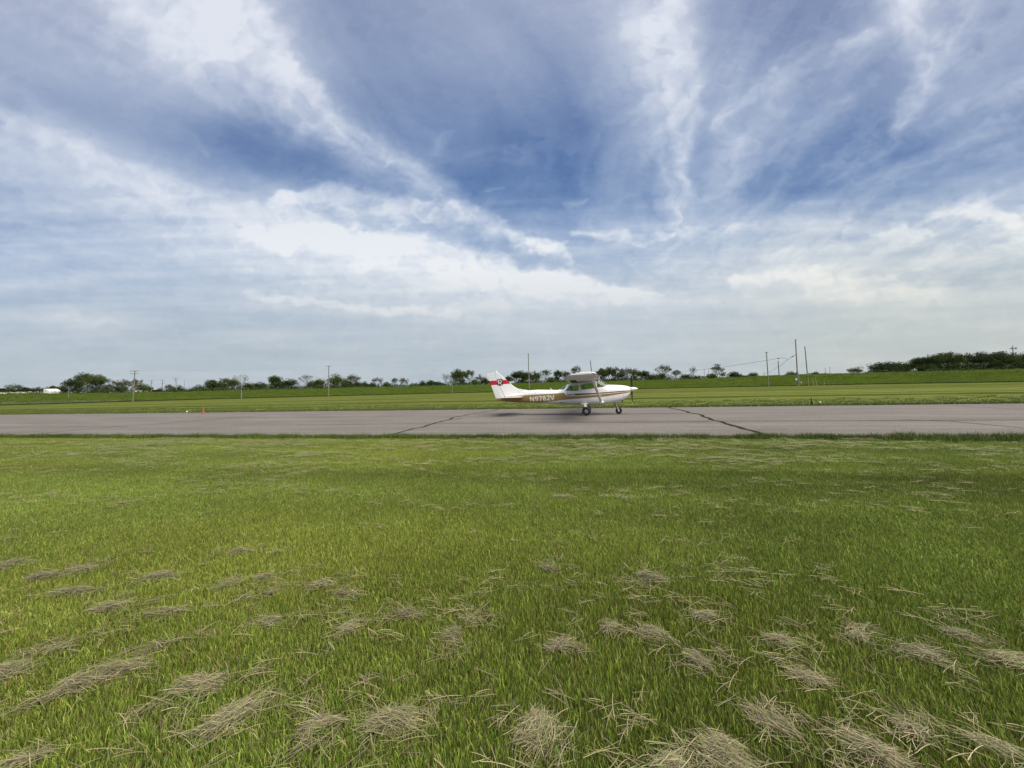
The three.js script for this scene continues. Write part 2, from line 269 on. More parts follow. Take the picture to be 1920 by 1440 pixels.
{
  const X0 = -170, X1 = 190, ZB = (x) => footZ(clamp(x, -168, 164)) - 1.5;
  const tex = dataTexture(2048, 1024, (x, y) => {
    const mx = lerp(X0, X1, x / 2048), d = (y / 1024) * 130 + 2.5 * noise(mx * 0.03, 1.3) + 0.8 * noise(mx * 0.2, y * 0.01);   // metres beyond the pavement
    const stripe = noise(d * 0.16 + 3.7, mx * 0.004) * 0.9 + 0.6 * noise(d * 0.42, mx * 0.01 + 7) + 0.35 * noise(d * 1.3, mx * 0.05), n = fbm(mx * 0.15, d * 0.5, 4), r = rng(x * 2693 + y * 104729)();
    const k = 1 + 0.42 * Math.tanh(2.2 * stripe) + 0.25 * n, q = (0.72 + 0.56 * r), dry = r > 0.985 ? 1.9 : 1;
    return [(.076 * k + .010 * n) * q * dry, .091 * k * q * dry, .023 * q * k * dry * dry];
  });
  structure('mown_field', strip((x) => farEdge(x) - 0.42, ZB, X0, X1, 0.004, 90, 12), phys(1, 1, 1, 1, { map: tex, specularIntensity: 0 }));
}

// ---------------------------------------------------------------- grass
const GREENS = [[.150, .228, .026], [.178, .250, .034], [.200, .260, .044], [.108, .190, .026], [.236, .266, .072], [.158, .224, .046]];
function bladePatch(seed, o) {                               // o: n, size, h0, h1, w, lean, dry, tall
  const r = rng(seed), b = new Builder();
  for (let i = 0; i < o.n; i++) {
    const x = (r() - 0.5) * o.size, z = (r() - 0.5) * o.size, h = lerp(o.h0, o.h1, Math.pow(r(), 0.8)) * (r() < (o.stray || 0) ? 1.7 : 1), turn = r() * Math.PI * 2, w = o.w * (0.65 + 0.7 * r()) / 2;
    const dir = r() * Math.PI * 2, len = o.lean * (0.25 + r()) * h, lx = Math.cos(dir) * len + (o.bx || 0) * h, lz = Math.sin(dir) * len + (o.bz || 0) * h, wx = Math.cos(turn) * w, wz = Math.sin(turn) * w;
    let c = GREENS[Math.floor(r() * GREENS.length)], q = r();
    if (q < (o.dry || 0)) c = [.25, .20, .10]; else if (q < (o.dry || 0) + 0.07) c = [.15, .165, .045];
    const s = 0.45 + 1.1 * r(), k = [c[0] * s, c[1] * s, c[2] * s], mh = 0.55, tip = o.tall ? 0.12 : 0.5 * r();
    const v = [b.v(x - wx, -0.01, z - wz, k), b.v(x + wx, -0.01, z + wz, k), b.v(x - wx * .9 + lx * .35, h * mh, z - wz * .9 + lz * .35, k), b.v(x + wx * .9 + lx * .35, h * mh, z + wz * .9 + lz * .35, k), b.v(x - wx * tip + lx, h, z - wz * tip + lz, k), b.v(x + wx * tip + lx, h, z + wz * tip + lz, k)];
    b.q(v[0], v[1], v[3], v[2]); b.q(v[2], v[3], v[5], v[4]);
  }
  return b.geo();
}
const grassMat = new THREE.MeshPhysicalMaterial({ vertexColors: true, roughness: 0.48, side: THREE.DoubleSide, transmission: 0.4, thickness: 0, specularIntensity: 0.45 });
const tallMat = grassMat;
function scatter(name, label, category, geos, mat, spots) {   // spots: [x, y, z, turn, scaleXZ, scaleY, tint]; one object, nobody could count it
  const per = geos.map(() => []); spots.forEach((s, i) => per[i % geos.length].push(s));
  const holder = new THREE.Group(); holder.name = numbered(name); holder.userData = { label, category, kind: 'stuff' }; scene.add(holder);
  const M = new THREE.Matrix4(), Q = new THREE.Quaternion(), UPV = new THREE.Vector3(0, 1, 0), C = new THREE.Color();
  geos.forEach((g, k) => {
    if (!per[k].length) return;
    const im = new THREE.InstancedMesh(g, mat, per[k].length); im.name = 'blades'; im.castShadow = im.receiveShadow = true; im.userData.kind = 'stuff';
    per[k].forEach(([x, y, z, t, sx, sy, c], i) => { M.compose(new THREE.Vector3(x, y, z), Q.setFromAxisAngle(UPV, t), new THREE.Vector3(sx, sy, sx)); im.setMatrixAt(i, M); im.setColorAt(i, C.setRGB(c[0], c[1], c[2])); });
    holder.add(im);
  });
}
const lawnTone = (x, z) => {                                 // patches of younger, drier and lusher grass, yellower to the left; mower strips along the pavement have blade-lean light and dark put into tone
  const d = z - nearEdge(x), n = fbm(x * 0.35, z * 0.5, 4), row = noise(d * 0.75 + 2.2, x * 0.03), yel = sstep(-0.15, 0.55, fbm(x * 0.16 - 3, z * 0.2 + 5, 3) - x * 0.012);
  const track = sstep(0.38, 0.12, Math.abs(d - 5.0 - 0.25 * noise(x * 0.4, 2))) * sstep(-2.5, 1.5, x) + 0.6 * sstep(0.3, 0.1, Math.abs(d - 2.3)) * sstep(-0.1, 0.4, noise(x * 0.2, 9));
  const k = 1.08 + 0.34 * n + 0.24 * row - 0.16 * track;
  return [k * (1.04 + 0.22 * yel), k * (1 + 0.10 * yel), k * (1 + 0.05 * yel)];
};
const hollow = (x, z) => { const d = z - nearEdge(x); return 0.85 + 0.55 * fbm(x * 1.3, z * 1.3, 3) + 0.45 * sstep(0.35, 0.1, Math.abs(d - 5.0 - 0.25 * noise(x * 0.4, 2))) * sstep(-2.5, 1.5, x); };    // unevenly cut
{
  const r = rng(5), spots = [];
  const geos = [1, 2, 3, 4, 5, 6].map((k) => bladePatch(100 + k, { n: 185, size: 0.2, h0: 0.016, h1: 0.046, w: 0.0030, lean: 0.4, dry: 0.05, stray: 0.03 }));
  for (let z = 0.6; z > -21; z -= 0) {
    const d = -z, step = clamp(0.085 + d * 0.0035, 0.085, 0.14), half = Math.max(2.2, d * 1.42 + 1.4);
    for (let x = -half; x < half; x += step) {
      const px = x + (r() - 0.5) * step, pz = z + (r() - 0.5) * step;
      if (pz < nearEdge(px) + 0.12 || d < 0.9) continue;
      const t = lawnTone(px, pz), s = 0.9 + 0.35 * r(), m = 1.06 + 0.3 * r();
      spots.push([px, 0, pz, r() * 6.283, s * (1 + d * 0.02), s * hollow(px, pz), [t[0] * m, t[1] * m, t[2] * m]]);
    }
    z -= step;
  }
  scatter('lawn_grass', 'short mown green grass covering the foreground', 'grass', geos, grassMat, spots);
  console.log('lawn patches', spots.length);
}
{
  const r = rng(9), geos = [1, 2, 3, 4].map((k) => bladePatch(300 + k, { n: 46, size: 0.24, h0: 0.05, h1: 0.175, w: 0.0075, lean: 0.40, dry: 0.05, tall: true, stray: 0.04 })), spots = [];
  for (let x = -34; x < 22; x += 0.055) for (let j = 0; j < 3; j++) {
    const px = x + (r() - 0.5) * 0.1, wide = 0.42 + 0.16 * noise(px * 0.4, 3) + 0.5 * sstep(9, 11, px) * sstep(16, 12, px), pz = nearEdge(px) + 0.0 + r() * wide, k = 0.66 + 0.18 * noise(px * 0.7, pz), s = 0.8 + 0.4 * r();
    spots.push([px, 0, pz, r() * 6.283, s, s * (0.85 + 0.3 * noise(px * 0.9, 1) + 0.15 * sstep(9, 11, px) * sstep(16, 12, px)), [k * 0.9, k, k * 0.85]]);
  }
  scatter('verge_grass', 'uncut taller grass along the near edge of the taxiway', 'grass', geos, tallMat, spots);
}
{
  const r = rng(19), geos = [1, 2, 3].map((k) => bladePatch(400 + k, { n: 40, size: 0.5, h0: 0.05, h1: 0.12, w: 0.02, lean: 0.6, dry: 0.05 })), spots = [];
  for (let i = 0; i < 9000; i++) {
    const x = lerp(-95, 65, r()), q = Math.pow(r(), 2.2) * 14, z = farEdge(x) - 0.6 - q; if (Math.abs(x) > -z * 1.45 + 3) continue;
    if (r() < sstep(5, 14, q)) continue; const k = 0.72 + 0.3 * noise(q * 0.42 + 2, x * 0.01) + 0.2 * r(); spots.push([x, 0, z, r() * 6.283, 0.8 + 0.6 * r(), 0.5 + 0.4 * r(), [k * 1.05, k, k * 0.95]]);
  }
  for (let x = -75; x < 45; x += 0.16) { const k = 0.62 + 0.2 * r(); spots.push([x, 0, farEdge(x) - 0.5 - 0.15 * r(), r() * 6.283, 0.5, 0.8 + 0.5 * r(), [k, k, k]]); }
  scatter('field_grass', 'mown grass of the field beyond the taxiway', 'grass', geos, grassMat, spots);
}
{
  const r = rng(29), geos = [1, 2, 3].map((k) => bladePatch(500 + k, { n: 36, size: 1.8, h0: 0.1, h1: 0.26, w: 0.06, lean: 0.8, dry: 0.05, tall: true })), spots = [];
  for (let i = 0; i < 3500; i++) { const s = r() * 11.9, v = Math.pow(r(), 0.9) * 1.12, p = leveePoint(s, v), k = 0.58 + 0.12 * fbm(s * 5, v * 4, 3) + 0.1 * r(); spots.push([p[0], p[1], p[2], r() * 6.283, 0.9 + 0.5 * r(), 0.6 + 0.6 * r(), [k, k, k * 0.9]]); }
  for (let i = 0; i < 5000; i++) { const s = r() * 11.9, p = leveePoint(s, r() * 0.06), k = 0.30 + 0.1 * r(); spots.push([p[0], p[1], p[2], r() * 6.283, 1, 0.8 + 0.8 * r(), [k, k, k * 0.8]]); }  // foot tufts: shade of the ditch put into their darker tint
  for (let i = 0; i < 620; i++) { const s = 1.2 + 1.7 * r(), p = leveePoint(s, 0.05 + 0.26 * r() * r()), k = 0.7 + 0.4 * r(); spots.push([p[0], p[1], p[2], r() * 6.283, 1, 0.9 + 0.9 * r(), [k * 1.12, k * 0.98, k * 2.6]]); }
  scatter('levee_grass', 'rough dark green grass on the levee slope, foot tufts tinted with shade', 'grass', geos, grassMat, spots);
}
// ---------------------------------------------------------------- hay left by the mower
const STRAW = [[.17, .142, .078], [.13, .104, .056], [.215, .18, .105], [.10, .078, .042], [.155, .14, .08], [.12, .13, .045], [.10, .13, .03]];
const strawMat = new THREE.MeshStandardMaterial({ vertexColors: true, roughness: 0.75, side: THREE.DoubleSide });
function straw(b, x, y, z, dir, len, w, bend, rise, c, drop = 0) {   // one dry stalk, three pieces long, V-shaped in section
  const n = 3, s = Math.sin(dir), k = Math.cos(dir); let last = null;
  for (let i = 0; i <= n; i++) { const t = i / n - 0.5, a = t * len, off = bend * (0.25 - t * t) * len, px = x + k * a - s * off, pz = z + s * a + k * off, py = y + rise * t * len - drop * t * t * len, ww = w * (i === n ? 0.5 : 1) / 2; const v = [b.v(px - s * ww, py, pz + k * ww, c), b.v(px + s * ww, py + ww * 0.6, pz - k * ww, c)]; if (last) b.q(last[0], last[1], v[1], v[0]); last = v; }
}
// [x, y on the photograph of the middle, length, width (metres), direction in degrees on the ground, height, stalks]
const hayLoose = [];
const hayRows = [
  ['in the row nearest the camera', [[600, 1362, .20, .14, 20, .05, 70, 'small'], [745, 1352, .52, .26, 8, .085, 330, 'broad tangled'], [1012, 1388, .36, .30, 60, .09, 300, 'tall bushy'], [1245, 1428, .30, .16, 10, .06, 130, 'thin spread'], [1375, 1428, .36, .24, -35, .09, 260, 'rounded'], [1448, 1352, .28, .16, -55, .06, 130, 'narrow tilted'], [1645, 1415, .42, .16, -32, .075, 220, 'long combed'], [1705, 1362, .12, .08, -20, .035, 35, 'tiny'], [1862, 1392, .30, .14, -40, .03, 60, 'thin ragged']]],
  ['in the group at lower left', [[8, 1262, .40, .28, 45, .08, 240, 'large pale'], [185, 1268, .46, .17, 38, .085, 300, 'long combed'], [372, 1290, .30, .22, 25, .07, 150, 'rounded'], [455, 1330, .42, .18, 58, .085, 260, 'long upright'], [90, 1216, .34, .05, 20, .02, 26, 'thin wispy'], [320, 1204, .30, .07, 28, .025, 40, 'thin slanting'], [30, 1430, .34, .12, 30, .03, 60, 'flat grey']]],
  ['in the loose line across the middle right', [[1035, 1068, .22, .14, -8, .045, 60, 'faint'], [1226, 1082, .32, .13, -14, .06, 130, 'bright straw-coloured'], [1050, 1212, .28, .12, 0, .065, 110, 'low arched'], [1142, 1176, .16, .14, 80, .06, 70, 'small upright'], [1218, 1188, .26, .18, -20, .07, 150, 'round tousled'], [1316, 1158, .26, .12, 0, .055, 100, 'short domed'], [1312, 1236, .22, .16, -60, .055, 100, 'tan tufted'], [1482, 1203, .38, .15, -10, .05, 130, 'flat wide'], [1500, 1262, .28, .12, -25, .045, 80, 'dull'], [1612, 1188, .26, .12, 15, .04, 60, 'sparse'], [1722, 1222, .46, .22, -22, .04, 120, 'broad thin'], [1822, 1192, .36, .18, -30, .045, 110, 'grey ragged'], [1884, 1238, .40, .14, -12, .05, 110, 'light rightmost']]],
  ['in the loose line across the middle left', [[6, 1062, .40, .30, 60, .07, 200, 'large edge-cut'], [72, 1084, .55, .16, 8, .075, 170, 'humped'], [158, 1066, .48, .22, 18, .07, 170, 'domed'], [125, 1112, .72, .18, 10, .045, 180, 'long flattened'], [215, 1138, .52, .16, 10, .06, 150, 'ridged'], [312, 1146, .42, .12, 8, .045, 90, 'narrow'], [298, 1080, .44, .14, 14, .06, 120, 'arched'], [458, 1033, .42, .14, 6, .06, 100, 'far pale'], [426, 1096, .20, .14, 40, .05, 60, 'small brown'], [490, 1084, .26, .12, 30, .05, 60, 'slanted'], [592, 1097, .46, .10, 4, .04, 90, 'low streaked'], [500, 1112, .20, .08, 0, .03, 36, 'faint grey'], [642, 1113, .18, .12, 10, .045, 50, 'little domed'], [492, 1168, .42, .14, -6, .05, 120, 'flat tan'], [652, 1176, .34, .16, 24, .06, 120, 'peaked'], [752, 1150, .46, .16, -10, .04, 90, 'thin grey'], [842, 1190, .26, .16, -30, .06, 110, 'tan tufted'], [885, 1160, .22, .1, -20, .03, 36, 'sparse rightmost']]],
  ['far out on the lawn', [[992, 889, .75, .16, 2, .05, 60, 'flat pale'], [1050, 930, .36, .12, 0, .04, 80, 'little']]],
];
for (const [where, list] of hayRows) list.forEach(([px, py, L0, W0, deg, H, n, look]) => {
  const L = L0 * (py > 1240 ? 0.88 : 0.72), W = W0 * (py > 1240 ? 0.9 : 0.8);
  const o = onGround(px, py, 0.03), r = rng(900 + px * 3 + py), b = new Builder(), dist = Math.hypot(o.x, o.z);
  const dir = deg * Math.PI / 180, k = Math.cos(-dir), s = Math.sin(-dir), near = py > 1240 ? 1 : 0, cnt = Math.round(n * (near ? 1.9 : 1.4)), wd = 0.0012 + dist * 0.00030;
  const lobes = [...Array(2 + Math.floor(r() * 3))].map(() => ({ u: (r() - 0.5) * L * 0.45, v: (r() - 0.5) * W * 0.5, s: 0.45 + 0.5 * r(), d: (r() - 0.5) * 1.1, h: 0.4 + 0.6 * r() })), grey = (near ? 1.15 : 0.92) + 0.35 * r();
  for (let j = 0; j < cnt; j++) {
    const l = lobes[Math.floor(r() * r() * lobes.length)], loose = r() < 0.22, g = () => (r() + r() + r() - 1.5) / 1.5, u0 = g(), v0 = g(), sp = loose ? 1.5 : l.s, u = l.u * (loose ? 0.5 : 1) + u0 * sp * L * 0.55, v = l.v * (loose ? 0.5 : 1) + v0 * sp * W * 0.6, dome = loose ? 0 : Math.max(0, 1 - u0 * u0 * 1.6 - v0 * v0 * 1.6);
    const y = 0.012 + H * 0.85 * l.h * dome * r() + 0.032 * r(), turn = r() < 0.4 ? 3.1 : 1.0, c = STRAW[Math.floor(r() * STRAW.length)], q = grey * (0.45 + 0.95 * r());
    straw(b, u * k - v * s, y, u * s + v * k, -dir + l.d * 0.6 + (r() - 0.5) * turn, 0.045 + 0.15 * r() * r() + 0.03 * r(), wd * (0.5 + 0.8 * r()), (r() - 0.5) * 0.9, (r() - 0.5) * 0.7, [c[0] * q, c[1] * q, c[2] * q], 0.35 * r());
  }
  for (let j = 0; j < (near ? 16 : 9); j++) { const u = (r() + r() - 1) * L * 1.5, v = (r() + r() - 1) * W * 2.2, t = 0.8 + 0.5 * r(); hayLoose.push([o.x + u * k - v * s, 0, o.z + u * s + v * k, (r() - 0.5) * 3, 0.7 + 0.5 * r(), 0.75, [t, t, t]]); }
  const m = put('hay_clump', b.geo(), strawMat); m.position.set(o.x, 0, o.z);
  tag(m, `${look} dry hay clump ${where}`, 'hay clump', 'hay clumps lying on the mown lawn');
});
{
  const r = rng(41), geos = [1, 2, 3, 4].map((s) => { const q = rng(700 + s), b = new Builder(); for (let j = 0; j < 5; j++) { const c = STRAW[Math.floor(q() * STRAW.length)], k = 0.8 + 0.5 * q(); straw(b, (q() - 0.5) * 0.1, 0.045 + 0.025 * q(), (q() - 0.5) * 0.06, (q() - 0.5) * 2.2, 0.06 + 0.12 * q(), 0.0025, (q() - 0.5) * 0.5, (q() - 0.5) * 0.6, c.map((v) => v * k), 0.15); } return b.geo(); }), spots = [];
  for (let i = 0; i < 12000; i++) {
    const z = -lerp(1.2, 14.5, Math.pow(r(), 0.7)), x = (r() - 0.5) * 2 * (-z * 1.42 + 1), d = z - nearEdge(x); if (d < 0.35) continue;
    const lane = fbm(x * 0.3, d * 1.1, 3) + 0.3 * sstep(7, 2.0, d) + 0.0; if (lane < 0.05 + 0.5 * r()) continue;
    const k = lerp(0.95, 1.3, r()), far = 1 + sstep(4, 11, -z) * 1.1; spots.push([x, 0, z, (r() - 0.5) * 1.3 - 0.18, far * (0.8 + 0.5 * r()), 1, [k, k * lerp(1, 1.16, sstep(3, 10, -z)), k * 0.95]]);
  }
  spots.push(...hayLoose);
  scatter('dry_clippings', 'loose dry clippings strewn over the mown lawn', 'clippings', geos, strawMat, spots);
}

// ---------------------------------------------------------------- the aeroplane
{
  const base = onGround(1100.5, 777);
  const plane = thing('light_aircraft', 'white high-wing single-engine aeroplane with gold stripe and red tail band on the taxiway', 'aeroplane', [base.x, 0.0165, base.z], -12 * Math.PI / 180);
  // paint: side views drawn in metres on one sheet, the right side above, the left side below
  const S = 240, X0 = -5.6, Y0 = 0.42, CW = 2048, CH = 1024, HALF = 512;
  const GOLD = '#8c7340', MAROON = '#3a1218', WHITE = '#e0e0dd';
  const cv = document.createElement('canvas'); cv.width = CW; cv.height = CH; const c = cv.getContext('2d');
  c.fillStyle = WHITE; c.fillRect(0, 0, CW, CH);
  for (const side of [0, 1]) {
    const T = ([x, y]) => [(x - X0) * S, HALF * (side + 1) - (y - Y0) * S];
    c.save(); c.beginPath(); c.rect(0, HALF * side, CW, HALF); c.clip();
    const poly = (pts, f) => { c.fillStyle = f; c.beginPath(); pts.forEach((p, i) => (i ? c.lineTo(...T(p)) : c.moveTo(...T(p)))); c.closePath(); c.fill(); };
    poly([[-5.6, 1.02], [-4.6, 1.10], [-3.9, 1.14], [-1.725, 1.232], [-1.275, 1.262], [-1.06, 1.065], [-0.67, 1.065], [0.5, 1.108], [2.45, 1.268], [2.45, 1.22], [1.0, 1.0], [-0.98, 0.882], [-2.76, 0.70], [-3.2, 0.4], [-5.6, 0.4]], GOLD);
    poly([[-0.72, 1.195], [0.51, 1.215], [2.45, 1.326], [2.45, 1.284], [0.51, 1.148], [-0.62, 1.102]], MAROON);
    for (const x of [-1.11, -0.985, -0.86]) poly([[x, 1.19], [x + 0.075, 1.191], [x + 0.17, 1.098], [x + 0.095, 1.096]], MAROON);
    const write = (text, x, y, h, len, slope, slant, fill, font) => {     // lettering reads forward on the right side, aft on the left
      c.save(); const [px, py] = T(side ? [x + len, y + slope * len] : [x, y]); c.translate(px, py); if (side) c.scale(-1, 1);
      c.transform(1, side ? slope : -slope, slant, 1, 0, 0); c.font = font.replace('SIZE', Math.round(h * S * 1.37)); const m = c.measureText(text).width; c.scale(len * S / m, 1); c.fillStyle = fill; c.fillText(text, 0, 0); c.restore();
    };
    write('N9782V', -3.27, 0.775, 0.285, 1.5, 0.055, 0.16, '#e6e4d2', 'bold SIZEpx sans-serif');
    // a web address too small to read: short dark strokes in words
    c.save(); const [ax, ay] = T([-4.0, 1.275]); c.translate(ax, ay); c.rotate(-0.108); c.fillStyle = '#3c3e4c';
    const r = rng(4); let at = 0; for (const n of [4, 12, 5, 4]) { for (let k = 0; k < n; k++) { const w = 5 + 3 * r(), h = 7 + 5 * r(); c.fillRect(at, -h, w * 0.5, h); c.fillRect(at, -h * (r() > .5 ? 1 : .55), w, 2.4); at += w + 2.6; } at += 6; } c.restore();
    // panel seams and the door outline
    c.strokeStyle = '#8f9092'; c.lineWidth = 2.2;
    const line = (pts) => { c.beginPath(); pts.forEach((p, i) => (i ? c.lineTo(...T(p)) : c.moveTo(...T(p)))); c.stroke(); };
    line([[1.32, 1.62], [1.36, 1.25], [1.51, 0.6]]); line([[-0.35, 1.72], [-0.33, 1.36], [-0.29, 0.68], [0.56, 0.66], [0.6, 1.5]]); line([[-1.75, 1.43], [-1.8, 0.65]]); line([[-2.9, 1.48], [-2.95, 0.7]]); line([[-3.9, 1.4], [-3.95, 0.74]]); line([[2.0, 1.6], [2.02, 0.82]]);
    c.restore();
  }
  const skin = new THREE.CanvasTexture(cv); skin.colorSpace = THREE.SRGBColorSpace; skin.magFilter = THREE.LinearFilter;
  const paint = phys(1, 1, 1, 0.34, { map: skin, clearcoat: 0.5, clearcoatRoughness: 0.12 });
  const white = phys(0.74, 0.74, 0.725, 0.36, { clearcoat: 0.5, clearcoatRoughness: 0.12 });
  const under = phys(0.66, 0.66, 0.645, 0.7, { specularIntensity: 0.2 }), black = std(0.018, 0.018, 0.019, 0.75), steel = std(0.45, 0.45, 0.46, 0.35, { metalness: 0.8 }), dark = std(0.05, 0.05, 0.052, 0.6), lining = std(0.10, 0.10, 0.095, 0.9), greyHub = std(0.55, 0.55, 0.54, 0.45);
  const glass = phys(0.72, 0.84, 0.80, 0.03, { transmission: 1, thickness: 0, ior: 1.5 });

  // hull stations: x, top, bottom, half width
  const st = [[-5.32, .985, .90, .035], [-5.0, 1.045, .83, .075], [-4.7, 1.115, .785, .11], [-4.18, 1.26, .735, .165], [-3.6, 1.42, .712, .235], [-2.83, 1.462, .689, .325], [-2.05, 1.437, .636, .425], [-1.62, 1.425, .605, .475], [-1.5, 1.478, .598, .485], [-1.3, 1.588, .588, .505], [-1.07, 1.728, .576, .525], [-0.85, 1.80, .565, .54], [-0.3, 1.90, .542, .56], [0.3, 2.0, .527, .565], [0.62, 2.05, .525, .56], [0.70, 2.035, .527, .557], [0.93, 1.889, .548, .548], [1.24, 1.662, .586, .53], [1.32, 1.652, .60, .525], [1.5, 1.650, .632, .515], [1.88, 1.628, .724, .48], [2.17, 1.588, .87, .435], [2.30, 1.553, .99, .40], [2.38, 1.522, 1.12, .35], [2.425, 1.49, 1.235, .26]];
  const hull = (x) => { let i = 0; while (i < st.length - 2 && x > st[i + 1][0]) i++; const t = clamp((x - st[i][0]) / (st[i + 1][0] - st[i][0])); return [1, 2, 3].map((k) => lerp(st[i][k], st[i + 1][k], t)); };
  const NA = 144;
  const inPoly = (P, x, y) => { let s = false; for (let i = 0, j = P.length - 1; i < P.length; j = i++) if ((P[i][1] > y) !== (P[j][1] > y) && x < (P[j][0] - P[i][0]) * (y - P[i][1]) / (P[j][1] - P[i][1]) + P[i][0]) s = !s; return s; };
  const W_REAR = [[-1.17, 1.39], [-1.06, 1.50], [-0.97, 1.60], [-0.90, 1.65], [-0.70, 1.685], [-0.45, 1.70], [-0.42, 1.68], [-0.41, 1.37], [-0.45, 1.345], [-1.12, 1.37]];
  const W_DOOR = [[-0.30, 1.70], [0.50, 1.83], [0.54, 1.80], [0.53, 1.50], [0.49, 1.47], [-0.25, 1.395], [-0.29, 1.42]];
  const screen = (x, y) => x > 0.60 && x < 1.215 && y > 1.515 + Math.max(0, (x - 0.62) * 0.1) + Math.max(0, x - 1.0) * 0.42;
  const backlite = (x, y) => x > -1.525 && y > 1.445 && x < -1.245 + (y - 1.45) * 0.80 && x < -1.09;
  const which = (x, y, z) => (screen(x, y) ? (Math.abs(z) < 0.012 ? 'body' : 'windscreen') : backlite(x, y) ? 'rear_window' : inPoly(W_DOOR, x, y) && Math.abs(z) > 0.2 ? (z > 0 ? 'door_window' : 'door_window_') : inPoly(W_REAR, x, y) && Math.abs(z) > 0.2 ? (z > 0 ? 'side_window' : 'side_window_') : 'body');
  function loft(inset, x0, x1) {
    const parts = {}, xs = []; for (let x = x0; x < x1 - 1e-6; x += 0.022) xs.push(x); xs.push(x1);
    const ring = (x) => { const [top, bot, w] = hull(x), mid = bot + (top - bot) * 0.47, out = []; for (let k = 0; k <= NA; k++) { const a = k / NA * Math.PI * 2, cs = Math.sin(a), sn = Math.cos(a), up = sn > 0, n = up ? 2.7 : 3.4; const h = up ? top - mid : mid - bot, f = 1 / Math.pow(Math.pow(Math.abs(cs), n) + Math.pow(Math.abs(sn), n), 1 / n); out.push([x, mid + (h - inset) * sn * f, (w - inset) * cs * f]); } return out; };
    const rings = xs.map(ring);
    for (let i = 0; i < xs.length - 1; i++) for (let k = 0; k < NA; k++) {
      const q = [rings[i][k], rings[i + 1][k], rings[i + 1][k + 1], rings[i][k + 1]], cx = (q[0][0] + q[1][0]) / 2, cy = (q[0][1] + q[1][1] + q[2][1] + q[3][1]) / 4, cz = (q[0][2] + q[2][2]) / 2;
      const name = which(cx, cy, cz), P = (parts[name] ??= { b: new Builder(), m: new Map() });
      const id = [[i, k], [i + 1, k], [i + 1, k + 1], [i, k + 1]].map(([a, d], n) => { const key = a * 1000 + d; if (!P.m.has(key)) { const p = q[n]; P.m.set(key, P.b.v(p[0], p[1], p[2], null, (p[0] - X0) * S / CW, k < NA / 2 ? 1 - (HALF - (p[1] - Y0) * S) / CH : 1 - (2 * HALF - (p[1] - Y0) * S) / CH)); } return P.m.get(key); });
      P.b.q(...id);
    }
    return parts;
  }
  const shell = loft(0, -5.32, 2.425), inner = loft(0.022, -1.52, 1.25);
  const cap = (x) => { const [t, b, w] = hull(x), s = new THREE.SphereGeometry(1, 24, 12); s.scale(0.02, (t - b) / 2, w); s.translate(x, (t + b) / 2, 0); return s; };
  const body = put('fuselage', shell.body.b.geo(), paint, plane);
  put('cowl_front', cap(2.42), white, body);
  put('cabin_lining', inner.body.b.geo(), lining, body);
  for (const [k, p] of Object.entries(shell)) if (k !== 'body') { const m = put(k.replace('_', '#').replace(/_$/, '').replace('#', '_'), p.b.geo(), glass, plane); m.castShadow = true; }
  // window frames: thin rims
  const rim = (pts, z) => { const g = new THREE.TubeGeometry(new THREE.CatmullRomCurve3(pts.map(([x, y]) => { const [t, b, w] = hull(x), mid = b + (t - b) * .47, h = y > mid ? t - mid : mid - b, n = y > mid ? 2.7 : 3.4; return new THREE.Vector3(x, y, z * w * Math.pow(Math.max(0, 1 - Math.pow(Math.abs(y - mid) / h, n)), 1 / n)); }), true, 'catmullrom', 0.2), 60, 0.009, 5, true); return g; };
  for (const z of [1, -1]) { put('window_rim', rim(W_DOOR, z), white, plane); put('window_rim', rim(W_REAR, z), white, plane); }
  // cabin: floor, panel, seats
  put('cabin_floor', box(2.6, 0.03, 0.9, -0.2, 0.72, 0), lining, body);
  put('instrument_panel', box(0.12, 0.42, 0.92, 0.86, 1.33, 0, 0.03), dark, body);
  for (const [x, z] of [[0.12, 0.24], [0.12, -0.24], [-0.62, 0.22], [-0.62, -0.22]]) { const g = mergeGeometries([box(0.46, 0.12, 0.42, x, 1.0, z, 0.04), box(0.12, 0.52, 0.40, x - 0.24, 1.28, z, 0.05), box(0.08, 0.13, 0.2, x - 0.26, 1.60, z, 0.03)]); put('seat', g, std(0.22, 0.22, 0.20, 0.9), body); }
  for (const z of [0.24, -0.24]) put('control_yoke', mergeGeometries([bar([0.8, 1.3, z], [0.6, 1.32, z], 0.015, 0.015, 8), bar([0.6, 1.36, z - 0.11], [0.6, 1.36, z + 0.11], 0.016, 0.016, 8)]), black, body);

  // wings: sections span, leading edge x and y, trailing edge x and y, thickness
  const foil = (u) => 5 * (0.2969 * Math.sqrt(u) - 0.126 * u - 0.3516 * u * u + 0.2843 * u * u * u - 0.1036 * u * u * u * u);
  const sec = [[0, .70, 2.02, -1.02, 1.86, .125], [0.55, .70, 2.02, -1.02, 1.86, .125], [2.7, .68, 2.075, -1.0, 1.945, .12], [5.24, .555, 2.143, -.705, 2.083, .112], [5.40, .53, 2.15, -.69, 2.09, .135], [5.47, .50, 2.155, -.67, 2.095, .13], [5.5, .46, 2.16, -.62, 2.10, .09]];
  const secAt = (s) => { let i = 0; while (i < sec.length - 2 && s > sec[i + 1][0]) i++; const t = clamp((s - sec[i][0]) / (sec[i + 1][0] - sec[i][0])); return sec[i].map((v, k) => lerp(v, sec[i + 1][k], t)); };
